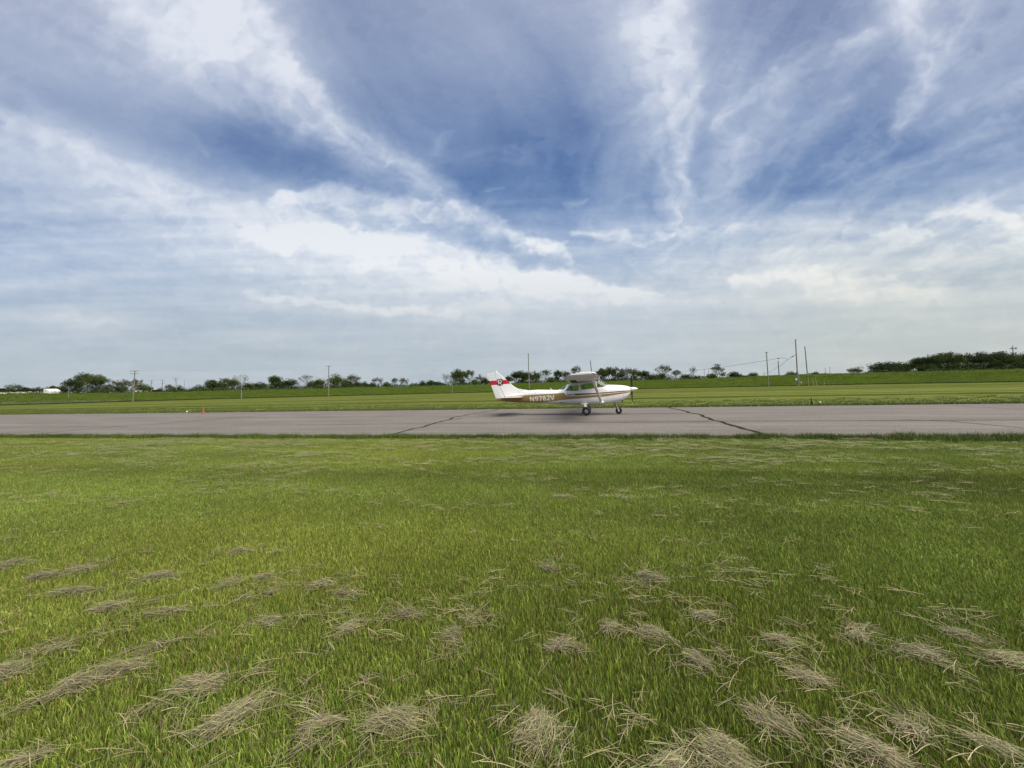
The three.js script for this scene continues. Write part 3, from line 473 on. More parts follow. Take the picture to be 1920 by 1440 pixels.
  function wingPiece(s0, s1, u0, u1, sgn, ns) {
    const b = new Builder(), K = 14, ring = [];
    for (let k = 0; k <= K; k++) ring.push([lerp(u1, u0, 0.5 - 0.5 * Math.cos(Math.PI * k / K)), 1]);
    for (let k = u0 > 0 ? 0 : 1; k < K + (u1 >= 0.999 ? 0 : 1); k++) ring.push([lerp(u0, u1, 0.5 - 0.5 * Math.cos(Math.PI * k / K)), -1]);
    const n = ring.length;
    for (let i = 0; i <= ns; i++) { const s = lerp(s0, s1, i / ns), [, lx, ly, tx, ty, th] = secAt(s), ch = lx - tx; ring.forEach(([u, d]) => { const y = lerp(ly, ty, u) + (d > 0 ? 1 : -0.62) * foil(u) * th * ch + 0.012 * Math.sin(Math.PI * u); b.v(lerp(lx, tx, u), y, sgn * s, null, u, s); }); }
    for (let i = 0; i < ns; i++) for (let k = 0; k < n; k++) { const j = (k + 1) % n; b.q(i * n + k, i * n + j, (i + 1) * n + j, (i + 1) * n + k); }
    for (const i of [0, ns]) { const m = [0, 0, 0]; for (let k = 0; k < n; k++) for (let q = 0; q < 3; q++) m[q] += b.p[(i * n + k) * 3 + q] / n; const mi = b.v(...m, null); for (let k = 0; k < n; k++) b.t(mi, i * n + k, i * n + (k + 1) % n); }
    return toCreasedNormals(b.geo(), 0.7);
  }
  for (const sgn of [1, -1]) {
    const wing = put('wing', mergeGeometries([wingPiece(0, 5.24, 0, 0.755, sgn, 24), wingPiece(5.24, 5.5, 0, 1, sgn, 6)]), under, plane);
    put('flap', wingPiece(0.6, 2.72, 0.762, 1, sgn, 6), under, wing); put('aileron', wingPiece(2.75, 5.22, 0.762, 1, sgn, 8), under, wing);
    put('wing_root_fairing', wingPiece(0, 0.595, 0.757, 1, sgn, 3), under, wing);
    for (const s of [0.9, 1.7, 2.5]) put('flap_track', box(0.34, 0.05, 0.03, -0.62, secAt(s)[4] - 0.035, sgn * s), dark, wing);
    put('tip_light', new THREE.SphereGeometry(0.022, 10, 8).scale(1.6, 1, 1).translate(0.42, 2.16, sgn * 5.49), sgn > 0 ? std(0.04, 0.12, 0.06, 0.3) : std(0.25, 0.03, 0.03, 0.3), wing);
    // strut: streamlined section
    const a = new THREE.Vector3(0.80, 0.70, sgn * 0.52), d = new THREE.Vector3(0.36, 2.0, sgn * 2.62), g = new THREE.CylinderGeometry(1, 1, a.distanceTo(d), 16, 1); g.scale(0.075, 1, 0.028);
    const q = new THREE.Quaternion().setFromUnitVectors(new THREE.Vector3(0, 1, 0), d.clone().sub(a).normalize()); g.applyQuaternion(q); g.translate((a.x + d.x) / 2, (a.y + d.y) / 2, (a.z + d.z) / 2);
    const strut = put('wing_strut', g, white, plane);
    put('strut_fairing', new THREE.SphereGeometry(1, 14, 10).scale(0.14, 0.07, 0.06).translate(0.82, 0.69, sgn * 0.53), white, strut);
    put('strut_fairing', new THREE.SphereGeometry(1, 14, 10).scale(0.15, 0.05, 0.06).translate(0.34, 2.0, sgn * 2.63), white, strut);
    // tailplane
    const tb = new Builder(), ts = [[0.04, -3.62, -5.0, 0.09], [1.62, -3.80, -4.92, 0.06], [1.70, -3.9, -4.86, 0.02]], prof = [[0, 0], [.08, .7], [.3, 1], [.62, .75], [1, .06], [.62, -.75], [.3, -1], [.08, -.7]];
    ts.forEach(([s, l, t, h]) => prof.forEach(([u, y]) => tb.v(lerp(l, t, u), 1.045 + y * h / 2 + 0.02 * s - 0.02 * u, sgn * s, null, u, s)));
    for (let i = 0; i < 2; i++) for (let k = 0; k < 8; k++) tb.q(i * 8 + k, i * 8 + (k + 1) % 8, i * 8 + 8 + (k + 1) % 8, i * 8 + 8 + k);
    for (let k = 1; k < 7; k++) tb.t(16, 16 + k, 17 + k);
    put('tailplane', toCreasedNormals(tb.geo(), 0.6), white, plane);
    // main wheel and spring leg
    const leg = new Builder(), pts = [[-0.12, 0.62, 0.40, .11], [-0.10, 0.55, 0.60, .10], [-0.04, 0.40, 0.86, .085], [0.0, 0.27, 1.02, .07]];
    pts.forEach(([x, y, z, w]) => { leg.v(x - w, y, sgn * z, null); leg.v(x, y + 0.028, sgn * z, null); leg.v(x + w, y, sgn * z, null); leg.v(x, y - 0.028, sgn * z, null); });
    for (let i = 0; i < 3; i++) for (let k = 0; k < 4; k++) leg.q(i * 4 + k, i * 4 + (k + 1) % 4, i * 4 + 4 + (k + 1) % 4, i * 4 + 4 + k); leg.q(12, 13, 14, 15);
    const gear = put('main_gear_leg', leg.geo(), white, plane);
    put('leg_fairing', new THREE.SphereGeometry(1, 14, 10).scale(0.2, 0.05, 0.1).translate(-0.13, 0.60, sgn * 0.47), white, gear);
    wheel('main_wheel', 0, 0.245, sgn * 1.13, 0.245, 0.17, sgn);
    put('axle', bar([0, 0.25, sgn * 1.0], [0, 0.245, sgn * 1.16], 0.04, 0.04, 10), dark, gear);
  }
  function wheel(name, x, y, z, r, w, sgn) {
    const g = new THREE.Group(); g.name = name; g.position.set(x, y, z); plane.add(g);
    const t = []; for (let k = 0; k <= 16; k++) { const a = -Math.PI * 0.80 + k / 16 * Math.PI * 1.6; t.push(new THREE.Vector2(r - w * 0.5 + Math.cos(a) * w * 0.5, Math.sin(a) * w * 0.5)); }
    const tyre = new THREE.LatheGeometry(t, 36); tyre.rotateX(Math.PI / 2); put('tyre', tyre, black, g);
    const rim = new THREE.LatheGeometry([[0.001, .32], [r * .16, .32], [r * .18, .2], [r * .36, .16], [r * .46, .36], [r * .55, .38], [r * .58, .2], [r * .58, -.2], [r * .55, -.38], [r * .46, -.36], [r * .36, -.16], [r * .18, -.2], [r * .16, -.32], [0.001, -.32]].map(([a, b]) => new THREE.Vector2(a, b * w)), 28); rim.rotateX(Math.PI / 2); put('rim', rim, greyHub, g);
    put('hub_cap', new THREE.CylinderGeometry(r * 0.14, r * 0.16, 0.05, 16).rotateX(Math.PI / 2).translate(0, 0, (sgn || 1) * w * 0.36), dark, g);
    return g;
  }
  // nose leg
  wheel('nose_wheel', 1.775, 0.185, 0, 0.185, 0.13, 1);
  const nose = put('nose_gear_leg', mergeGeometries([bar([1.58, 0.66, 0], [1.66, 0.44, 0], 0.045, 0.045, 12), bar([1.66, 0.46, 0], [1.70, 0.36, 0], 0.03, 0.03, 12)]), steel, plane);
  put('fork', mergeGeometries([...[1, -1].map((s) => bar([1.70, 0.38, s * 0.045], [1.775, 0.185, s * 0.095], 0.018, 0.02, 8)), bar([1.70, 0.38, -0.06], [1.70, 0.38, 0.06], 0.024, 0.024, 8), bar([1.775, 0.185, -0.11], [1.775, 0.185, 0.11], 0.018, 0.018, 8)]), steel, nose);
  put('torque_link', mergeGeometries([bar([1.62, 0.56, 0], [1.52, 0.48, 0], 0.014, 0.014, 6), bar([1.52, 0.48, 0], [1.67, 0.39, 0], 0.014, 0.014, 6)]), dark, nose);
  put('exhaust_pipe', bar([2.0, 0.80, 0.16], [1.94, 0.64, 0.17], 0.03, 0.03, 12), dark, plane);
  put('air_filter', box(0.04, 0.10, 0.22, 2.405, 1.10, 0), dark, plane);
  for (const s of [1, -1]) put('cooling_inlet', new THREE.SphereGeometry(1, 14, 10).scale(0.03, 0.05, 0.1).translate(2.432, 1.40, s * 0.17), dark, plane);
  // propeller and spinner
  const prop = new THREE.Group(); prop.name = 'propeller'; prop.position.set(2.44, 1.385, 0); prop.rotation.z = 0.045; plane.add(prop);
  put('spinner', new THREE.LatheGeometry([[0, .40], [.02, .385], [.05, .335], [.085, .24], [.115, .12], [.125, .03], [.125, 0], [.05, -0.01]].map(([a, b]) => new THREE.Vector2(a, b)), 30).rotateZ(-Math.PI / 2), white, prop);
  for (const s of [1, -1]) {
    const b = new Builder(), tipc = std(0.75, 0.75, 0.72, 0.5); const R = 0.88;
    const put1 = (name, r0, r1, m) => { const q = new Builder(), N = 10; for (let i = 0; i <= N; i++) { const r = lerp(r0, r1, i / N), w = 0.055 + 0.02 * Math.sin(Math.PI * clamp(r / R)) - 0.03 * sstep(0.8, 1, r / R), tw = lerp(0.95, 0.3, r / R); for (const [u, h] of [[-1, 0], [0, .16], [1, 0], [0, -.16]]) { const cx = Math.sin(tw) * u * w + Math.cos(tw) * h * w, cz = Math.cos(tw) * u * w - Math.sin(tw) * h * w; q.v(0.07 + cx, s * r, s * cz, null); } } for (let i = 0; i < N; i++) for (let k = 0; k < 4; k++) q.q(i * 4 + k, i * 4 + (k + 1) % 4, i * 4 + 4 + (k + 1) % 4, i * 4 + 4 + k); q.q(N * 4, N * 4 + 1, N * 4 + 2, N * 4 + 3); return put(name, q.geo(), m, prop); };
    put1('blade', 0.08, R - 0.1, black); put1('blade_tip', R - 0.1, R, tipc);
  }
  prop.children.forEach((m) => { if (m.name !== 'spinner') m.geometry.rotateX(0.25); });

  // fin and rudder with the tail band
  const FS = 320, FX = -6.0, FY = 0.95, fc = document.createElement('canvas'); fc.width = 768; fc.height = 640; const f = fc.getContext('2d');
  const FT = (x, y) => [(x - FX) * FS, 640 - (y - FY) * FS];
  f.fillStyle = WHITE; f.fillRect(0, 0, 768, 640);
  f.fillStyle = '#b3122c'; f.beginPath(); [[-6, 2.045], [-4.4, 2.115], [-4.3, 1.872], [-6, 1.772]].forEach((p, i) => (i ? f.lineTo(...FT(...p)) : f.moveTo(...FT(...p)))); f.fill();
  { const [lx, ly] = FT(-5.105, 1.96); f.save(); f.translate(lx, ly); f.rotate(-0.03); f.fillStyle = '#0d0b0d'; f.beginPath(); f.roundRect(-55, -64, 110, 128, 20); f.fill();
    f.fillStyle = '#e4e0dc'; f.fillRect(-34, -46, 15, 92); f.strokeStyle = '#e4e0dc'; f.lineWidth = 13; f.beginPath(); f.moveTo(-30, -42); f.bezierCurveTo(50, -52, 48, 8, 2, 10); f.lineTo(34, 46); f.stroke(); f.fillStyle = '#a9b0a4'; f.beginPath(); f.moveTo(-16, 30); f.lineTo(-12, -14); f.lineTo(4, -14); f.lineTo(10, 30); f.fill(); f.restore(); }
  const ftex = new THREE.CanvasTexture(fc); ftex.colorSpace = THREE.SRGBColorSpace; ftex.magFilter = THREE.LinearFilter;
  const finPaint = phys(1, 1, 1, 0.34, { map: ftex, clearcoat: 0.5, clearcoatRoughness: 0.12 });
  function slab(pts, thick, m, name, parent) {
    const sh = new THREE.Shape(pts.map(([x, y]) => new THREE.Vector2(x, y))), g = new THREE.ExtrudeGeometry(sh, { depth: thick, bevelEnabled: true, bevelThickness: 0.014, bevelSize: 0.016, bevelOffset: -0.016, bevelSegments: 2 }); g.translate(0, 0, -thick / 2);
    const p = g.attributes.position, uv = g.attributes.uv; for (let i = 0; i < p.count; i++) uv.setXY(i, (p.getX(i) - FX) * FS / 768, 1 - (640 - (p.getY(i) - FY) * FS) / 640);
    return put(name, g, m, parent || plane);
  }
  const fin = slab([[-5.345, 2.58], [-5.27, 2.585], [-5.20, 2.53], [-4.743, 2.135], [-4.448, 1.86], [-4.30, 1.73], [-4.154, 1.625], [-3.99, 1.548], [-3.70, 1.49], [-3.45, 1.462], [-3.45, 1.40], [-4.2, 1.20], [-4.80, 1.06], [-5.098, 1.66], [-5.36, 2.26], [-5.40, 2.40]], 0.055, finPaint, 'fin');
  const rud = slab([[-5.925, 2.445], [-5.90, 2.475], [-5.36, 2.575], [-5.42, 2.40], [-5.38, 2.25], [-5.118, 1.65], [-4.825, 1.03], [-4.9, 0.99], [-5.375, 0.975], [-5.60, 1.62]], 0.04, finPaint, 'rudder');
  put('beacon', new THREE.SphereGeometry(0.04, 12, 8).scale(1, 1.2, 1).translate(-5.31, 2.60, 0), std(0.8, 0.8, 0.8, 0.2), fin);
  put('tail_skid', bar([-4.75, 0.80, 0], [-4.72, 0.70, 0], 0.012, 0.02, 8), dark, plane);
  // aerials and steps
  put('whip_antenna', bar([0.36, 2.02, 0.3], [0.265, 3.06, 0.3], 0.026, 0.018, 8), dark, plane);
  put('blade_antenna', bar([-1.98, 1.42, 0], [-2.08, 1.56, 0], 0.02, 0.008, 6), white, plane);
  put('entry_step', mergeGeometries([bar([-0.38, 0.62, 0.5], [-0.36, 0.50, 0.60], 0.012, 0.012, 6), box(0.12, 0.015, 0.06, -0.36, 0.50, 0.62)]), dark, plane);
}

// ---------------------------------------------------------------- poles, wires, markers
const wood = (() => { const t = dataTexture(64, 256, (x, y) => { const n = 0.8 + 0.35 * noise(x * 0.35, y * 0.02) + 0.15 * rng(x * 97 + y)(); return [.20 * n, .18 * n, .15 * n]; }, true); return std(1, 1, 1, 0.9, { map: t }); })();
const metal = std(0.33, 0.34, 0.35, 0.5, { metalness: 0.4 }), wireMat = std(0.06, 0.06, 0.062, 0.6), whiteish = std(0.62, 0.62, 0.58, 0.5), lightWood = std(0.34, 0.31, 0.22, 0.9);
const tops = {};
function pole(name, label, key, px, yTop, yBase, depth, r, arms = [], group = 'utility poles along the levee') {
  const b = atDepth(px[1], yBase, depth), t = atDepth(px[0], yTop, depth), baseY = Math.max(0, b.y) - 0.3, o = thing(name, label, 'pole', [b.x, baseY, b.z], 0, group), top = [t.x - b.x, t.y - baseY, 0];
  put('shaft', bar([0, 0, 0], top, r, r * 0.72, 10), wood, o);
  for (const [dy, len, tilt] of arms) {
    const at = 1 - dy / top[1], c = [top[0] * at, top[1] - dy, 0.12], a = put('crossarm', box(len, 0.12, 0.1, 0, 0, 0).rotateZ(tilt || 0).translate(...c), wood, o);
    for (const k of [-0.46, -0.3, 0.3, 0.46]) put('insulator', new THREE.CylinderGeometry(0.035, 0.05, 0.2, 8).translate(c[0] + k * len, c[1] + 0.16 + Math.sin(tilt || 0) * k * len, c[2]), metal, a);
  }
  tops[key] = new THREE.Vector3(b.x + top[0], baseY + top[1], b.z); return o;
}
pole('utility_pole', 'tall wooden pole with two crossarms left of the orange marker', 'a', [253, 249], 695, 753, 126, 0.16, [[0.15, 3.1, 0], [1.0, 2.6, 0]]);
pole('utility_pole', 'far double-armed pole, first of the three behind the levee', 'b', [284.5, 284], 713, 738, 215, 0.17, [[0.15, 3.4, 0], [1.5, 2.4, 0.05]]);
pole('utility_pole', 'far double-armed pole with slanting arms, middle of the three', 'c', [305, 303.5], 712, 738, 225, 0.17, [[0.4, 3.2, -0.22], [2.0, 3.0, -0.12]]);
pole('utility_pole', 'far double-armed pole, last and tallest of the three', 'd', [329.5, 331.5], 708.5, 738, 220, 0.17, [[0.15, 3.6, 0], [1.3, 2.2, 0]]);
pole('distant_pole', 'thin distant mast right of the three far poles', 'd2', [345.5, 346], 713, 738, 330, 0.16, [], 'small distant poles');
pole('utility_pole', 'wooden pole with short crossarm left of the tail, against the trees', 'e', [616.5, 616], 685.5, 742.5, 156, 0.19, [[0.25, 1.8, 0]]);
pole('marker_post', 'short bare post just left of the aircraft tail', 'f', [846.5, 848], 704, 737, 172, 0.17, []);
pole('utility_pole', 'plain tall pole rising behind the aircraft fuselage', 'g', [990.5, 992.5], 663, 734, 166, 0.22, [[0.2, 0.7, 0]]);
pole('utility_pole', 'leaning pole with small crossarm, first right of the propeller', 'h', [1437, 1441.5], 659.5, 726, 146, 0.2, [[0.3, 1.2, 0.1]]);
pole('utility_pole', 'short pole standing behind the levee between two taller ones', 'i', [1459, 1461], 676.5, 705, 190, 0.24, []);
const big = pole('utility_pole', 'tallest pole with meter boxes at its foot by the levee', 'j', [1491.5, 1496.5], 636.5, 725, 146, 0.24, [[0.2, 0.6, 0]]);
put('meter_box', box(0.5, 0.7, 0.35, -0.9, 2.9, 0.3), whiteish, big); put('transformer', new THREE.CylinderGeometry(0.38, 0.38, 0.8, 14).translate(0.72, 1.7, 0.35), metal, big); put('conduit', bar([0.16, 0.1, 0.28], [0.05, 4.2, 0.28], 0.1, 0.1, 8), metal, big);
pole('utility_pole', 'bare pole just right of the tallest pole', 'k', [1509, 1516], 649.5, 725, 147, 0.21, []);
pole('field_post', 'slim lone post in the field at far left', 'l', [129, 128.5], 729, 753.5, 122, 0.11, [], 'small posts in the field');
for (const [x0, x1, y0, y1, l] of [[1521.5, 1526.5, 708.5, 722, 'leaning pale stake, left one of the pair right of the poles'], [1528, 1532, 707.5, 721.5, 'leaning pale stake, right one of the pair right of the poles'], [1546, 1544.5, 716, 724, 'short pale stake standing apart right of the leaning pair']]) { const o = pole('wooden_stake', l, 's' + x0, [x0, x1], y0, y1, 144, 0.09, [], 'stakes at the levee foot'); o.children[0].material = lightWood; }
for (const [x, y0, y1, l] of [[1320.5, 692, 707, 'left of two thin distant poles in front of the pale tree'], [1329, 691.5, 707, 'right of two thin distant poles in front of the pale tree'], [1432.5, 698.5, 706, 'tiny distant lamp post left of the leaning pole'], [1547.5, 691, 701, 'tiny distant lamp post right of the bare pole'], [1556, 688.5, 701, 'faint distant mast far right of the poles']]) { const o = pole('distant_pole', l, 'q' + x, [x, x], y0, y1, 300, 0.16, [], 'small distant poles'); if (y1 !== 707) put('lamp_arm', box(1.6, 0.25, 0.2, 0, (tops['q' + x].y - o.position.y) - 0.2, 0), metal, o); }
function wire(label, pts, sag, r) { const P = []; for (let i = 0; i < pts.length - 1; i++) for (let k = 0; k < 8; k++) { const t = k / 8, q = pts[i].clone().lerp(pts[i + 1], t); q.y -= sag * 4 * t * (1 - t); P.push(q); } P.push(pts[pts.length - 1]); const m = put('overhead_wire', new THREE.TubeGeometry(new THREE.CatmullRomCurve3(P), P.length * 2, r, 5), wireMat); return tag(m, label, 'wire', 'overhead wires'); }
const up = (v, dx = 0, dy = 0, dz = 0) => v.clone().add(new THREE.Vector3(dx, dy, dz));
wire('thin wire from the two-armed pole to the pole with short crossarm', [up(tops.a, 0, -0.05), up(tops.e, -0.5, -0.1)], 0.5, 0.008);
wire('thin wire from the short-crossarm pole to the pole behind the fuselage', [up(tops.e, 0.5, -0.1), up(tops.g, 0, -0.1)], 0.5, 0.008);
wire('thin wire from the pole behind the fuselage to the leaning pole', [up(tops.g, 0, -0.1), up(tops.h, -0.3, -0.2)], 0.5, 0.008);
wire('thin wire from the leaning pole to the tallest pole', [up(tops.h, 0.3, -0.2), up(tops.j, 0, -0.9)], 0.3, 0.008);
{ const A = atDepth(1492.5, 664.5, 146), B = atDepth(1477, 674, 162), w = wire('cable falling steeply from the tallest pole behind the levee', [A, atDepth(1486, 668.5, 150), B, atDepth(1464, 685, 185), atDepth(1440, 699, 250), atDepth(1422, 709, 330)], 0.0, 0.06);
  put('splice', bar(atDepth(1487.4, 667.6, 149).toArray(), atDepth(1484.4, 669.6, 151).toArray(), 0.16, 0.16, 8), wireMat, w);
  const v = wire('long cable running left from the tallest pole over the far trees', [B, atDepth(1469, 670.3, 163), atDepth(1462.5, 671.5, 165), atDepth(1440, 675.3, 170), atDepth(1400, 681.5, 185), atDepth(1352, 689, 215), atDepth(1280, 696.5, 270), atDepth(1225, 701, 330)], 0.0, 0.06);
  put('splice', bar(atDepth(1461.4, 671.7, 165).toArray(), atDepth(1457, 672.6, 166).toArray(), 0.18, 0.14, 8), wireMat, v); }
// edge markers and lights
{
  const cone = (name, label, px, py, h, w, m, m2, lean) => {
    const g = onGround(px, py), o = thing(name, label, 'marker', [g.x, 0, g.z], -0.2), a = new Builder();
    // folded three-sided marker: two broad faces that meet in a front edge, cut flat at the top
    const P = [[-w, 0, -w * .5], [w * .25, 0, w * .7], [w, 0, -w * .5], [-w * .22 + lean, h, -w * .1], [w * .05 + lean, h, w * .16], [w * .22 + lean, h, -w * .1]].map((p) => p);
    const face = (ids, mat, n) => { const b = new Builder(); ids.forEach((i) => b.v(...P[i], null)); if (ids.length === 4) b.q(0, 1, 2, 3); else b.t(0, 1, 2); put(n, b.geo(), mat, o); };
    face([0, 1, 4, 3], m, 'side_panel'); face([1, 2, 5, 4], m2, 'side_panel'); face([2, 0, 3, 5], m, 'back_panel'); face([3, 4, 5], m, 'top');
    put('foot', box(w * 2.3, 0.04, w * 1.7, 0, 0.02, 0), m, o); return o;
  };
  cone('taxiway_marker', 'orange three-sided marker standing at the far taxiway edge', 380.5, 775, 0.58, 0.14, std(0.19, 0.035, 0.014, 0.9), std(0.27, 0.09, 0.04, 0.9), 0.03);
  cone('taxiway_marker', 'weathered olive three-sided marker at the far edge right of the aircraft', 1524.5, 760, 0.5, 0.12, std(0.10, 0.085, 0.025, 0.8), std(0.33, 0.31, 0.15, 0.8), -0.09);
  for (const [px, py, l] of [[350.5, 775.5, 'small white edge light left of the orange marker'], [1538, 759.5, 'small white edge light right of the olive marker']]) {
    const g = onGround(px, py), o = thing('edge_light', l, 'edge light', [g.x, 0, g.z], 0, 'taxiway edge lights');
    put('stem', bar([0, 0, 0], [0, 0.14, 0], 0.03, 0.025, 8), metal, o); put('globe', new THREE.LatheGeometry([[0.03, .13], [.048, .145], [.052, .17], [.044, .205], [.024, .23], [0.001, .235]].map(([a, b]) => new THREE.Vector2(a, b)), 16), std(0.82, 0.83, 0.78, 0.25), o); put('collar', new THREE.CylinderGeometry(0.04, 0.045, 0.03, 14).translate(0, 0.125, 0), dark0, o);
  }
}
// ---------------------------------------------------------------- sheds and mast behind the levee
{
  const wall = std(0.72, 0.72, 0.69, 0.7), roof = std(0.78, 0.78, 0.75, 0.55), door = std(0.4, 0.42, 0.44, 0.6);
  function shed(label, px0, px1, yTop, depth, deep, extra) {
    const a = atDepth(px0, yTop, depth), b = atDepth(px1, yTop, depth), L = b.x - a.x, H = (a.y + b.y) / 2, o = thing('white_shed', label, 'building', [(a.x + b.x) / 2, 0, -depth - deep / 2], 0, 'white sheds behind the levee'), e = H - 1.1;
    put('wall', box(L, e, deep, 0, e / 2, 0, 0.03), wall, o);
    const s = new THREE.Shape([new THREE.Vector2(-deep / 2 - 0.3, e + 0.005), new THREE.Vector2(0, H), new THREE.Vector2(deep / 2 + 0.3, e + 0.005)]), g = new THREE.ExtrudeGeometry(s, { depth: L + 0.5, bevelEnabled: false }); g.rotateY(Math.PI / 2); g.translate(-L / 2 - 0.25, 0, 0); put('roof', g, roof, o);
    for (let k = 0; k < 3; k++) put('door', box(2.6, 3.2, 0.08, (k - 1) * L * 0.28, 1.6, deep / 2 + 0.045), door, o);
    return o;
  }
  shed('long white shed at the left edge behind the levee', -60, 48, 735.4, 205, 14);
  const t = shed('white shed with a taller gabled end behind the levee', 83, 121, 734.6, 200, 12);
  { const s = new THREE.Shape([new THREE.Vector2(-1.4, 0), new THREE.Vector2(-1.4, 6.6), new THREE.Vector2(-0.4, 6.6), new THREE.Vector2(0.8, 6.0), new THREE.Vector2(1.6, 5.3), new THREE.Vector2(1.6, 0)]), g = new THREE.ExtrudeGeometry(s, { depth: 5, bevelEnabled: false }); g.translate(1.9, 0, 6.05); put('gabled_end', g, wall, t); put('window', box(0.6, 0.5, 0.06, 1.6, 5.6, 11.1), door, t); }
  shed('low white shed right of the big round tree', 191, 244, 732.8, 205, 14);
  shed('small pale shed glimpsed between trees right of the two-armed pole', 263, 274, 728, 240, 10);
  shed('tiny white shed half hidden left of the taller gabled shed', 52, 79, 736.0, 215, 10);
  const m = atDepth(1899, 648, 330), o = thing('antenna_mast', 'antenna mast with a platform showing above the right-hand grove', 'mast', [m.x, 0, m.z]);
  put('mast', bar([0, 0, 0], [0, m.y, 0], 0.5, 0.28, 8), metal, o);
  put('platform', mergeGeometries([box(4.4, 0.5, 1.4, 0, m.y - 2.5, 0, 0.1), ...[-2, -1, 1, 2].map((k) => box(0.4, 1.7, 0.4, k, m.y - 2.4, 0.8)), box(3.4, 0.4, 1.2, 0, m.y - 6.3, 0, 0.1), ...[-1.6, 1.6].map((k) => box(0.4, 1.3, 0.4, k, m.y - 6.1, 0.7))]), metal, o);
}
// ---------------------------------------------------------------- trees
const LEAF = { dark: [[.028, .046, .014], [.038, .058, .017], [.020, .035, .012], [.050, .070, .021]], mid: [[.050, .076, .018], [.066, .092, .024], [.038, .060, .018], [.084, .102, .030]], pale: [[.10, .105, .06], [.075, .085, .045], [.055, .07, .03], [.12, .115, .075]], grey: [[.10, .095, .085], [.075, .07, .06], [.13, .12, .10]] };
const leafMat = new THREE.MeshPhysicalMaterial({ vertexColors: true, roughness: 0.9, side: THREE.DoubleSide, transmission: 0.2, thickness: 0, specularIntensity: 0.08 }), bark = std(0.085, 0.075, 0.06, 1), paleBark = std(0.2, 0.185, 0.15, 1);
function tree(label, px, hw, yTop, kind, depth, seed, group, opt = {}) {
  const r = rng(seed), top = atDepth(px, yTop, depth), H = top.y, R = hw / F * depth * (kind === 'dark' || kind === 'mid' ? 1.2 : 1.1), o = thing(opt.name || 'tree', label, 'tree', [top.x, 0, top.z], 0, group);
  const sparse = kind === 'pale' || kind === 'grey', bare = kind === 'grey', tr = new Builder(), cr = new Builder(), cols = LEAF[kind];
  const crownLow = opt.low ?? (bare ? 0.22 : sparse ? 0.12 : 0.12), tips = [], rad = Math.max(0.05, H * 0.016);
  tr.tube([0, -0.2, 0], [0, H * 0.3, 0], rad * 1.5, rad, 7, null, false);
  const grow = (p, dir, len, w, lev) => {
    const q = p.clone().addScaledVector(dir, len); tr.tube(p.toArray(), q.toArray(), w, w * 0.62, lev > 1 ? 4 : 5, null, false); tips.push([q, lev]);
    if (lev >= (sparse ? 4 : 3)) return;
    const n = lev === 0 ? 5 : 2 + (r() < 0.6 ? 1 : 0);
    for (let k = 0; k < n; k++) { const a = (k + r()) / n * Math.PI * 2, sp = 0.45 + 0.45 * r(), d = dir.clone().multiplyScalar(1 - sp * 0.35).add(new THREE.Vector3(Math.cos(a) * sp * Math.min(1.3, R / (H * 0.3)), 0.12 + 0.2 * r(), Math.sin(a) * sp * Math.min(1.3, R / (H * 0.3)))).normalize(); grow(q, d, len * (0.58 + 0.26 * r()), w * 0.6, lev + 1); }
  };
  grow(new THREE.Vector3(0, H * 0.25, 0), new THREE.Vector3((r() - 0.5) * 0.15, 1, (r() - 0.5) * 0.15).normalize(), H * 0.24, rad, 0);
  // clumps of leaves: on the limbs, and lobes filling the crown's uneven outline
  const lobes = [], cy = H * (crownLow + 1) / 2, ch = H * (1 - crownLow) / 2, nl = opt.lobes ?? (sparse ? 26 : 30);
  for (let k = 0; k < nl; k++) { const a = r() * Math.PI * 2, e = (r() * 2 - 1), rr = (e < 0.1 ? 1 : Math.sqrt(1 - e * e)) * (0.15 + 0.72 * Math.sqrt(r())); lobes.push([Math.cos(a) * rr * R, cy + e * ch * 0.76 + (r() - 0.5) * ch * 0.2, Math.sin(a) * rr * R, (sparse ? 0.2 : 0.33) * (0.7 + 0.6 * r()) * Math.min(R, ch * 1.4)]); }
  lobes.push([0, H - 0.3 * Math.min(R, ch), 0, 0.28 * Math.min(R, ch)]);
  for (const [q, lev] of tips) if (lev >= 2 && q.y < H && Math.hypot(q.x, q.z) < R) lobes.push([q.x, q.y, q.z, (sparse ? 0.11 : 0.22) * Math.min(R, ch)]);
  const total = Math.round((opt.leaves ?? (bare ? 300 : sparse ? 1500 : 3200)) * clamp(R * H / 45, 0.45, 1.7)), vol = lobes.reduce((a, l) => a + l[3] ** 2, 0), ls = (opt.leaf ?? (sparse ? 0.30 : 0.40)) * clamp(depth / 190, 0.7, 1.5);
  for (const [lx, ly, lz, lr] of lobes) {
    const tone = 0.75 + 0.5 * r(), n = Math.ceil(total * lr * lr / vol);
    for (let k = 0; k < n; k++) {
      let x, y, z; do { x = r() * 2 - 1; y = r() * 2 - 1; z = r() * 2 - 1; } while (x * x + y * y + z * z > 1);
      const f = 1 + 0.25 * r(), X = lx + x * lr * f, Y = Math.max(H * 0.08, ly + y * lr * f * 0.85), Z = lz + z * lr * f, s = ls * (0.5 + 0.8 * r()), c0 = cols[Math.floor(r() * cols.length)], q = tone * (0.8 + 0.4 * r()), c = [c0[0] * q, c0[1] * q, c0[2] * q];
      const u = new THREE.Vector3(r() - 0.5, r() - 0.5, r() - 0.5).normalize(), v = new THREE.Vector3(r() - 0.5, r() - 0.5, r() - 0.5).cross(u).normalize();
      const P = (a, d) => cr.v(X + (u.x * a + v.x * d) * s, Y + (u.y * a + v.y * d) * s, Z + (u.z * a + v.z * d) * s, c);
      const i0 = P(-0.6, 0), i1 = P(0, -0.38), i2 = P(0.6, 0), i3 = P(0, 0.38); cr.q(i0, i1, i2, i3);
    }
  }
  put('trunk', tr.geo(), sparse ? paleBark : bark, o); put('crown', cr.geo(), leafMat, o);
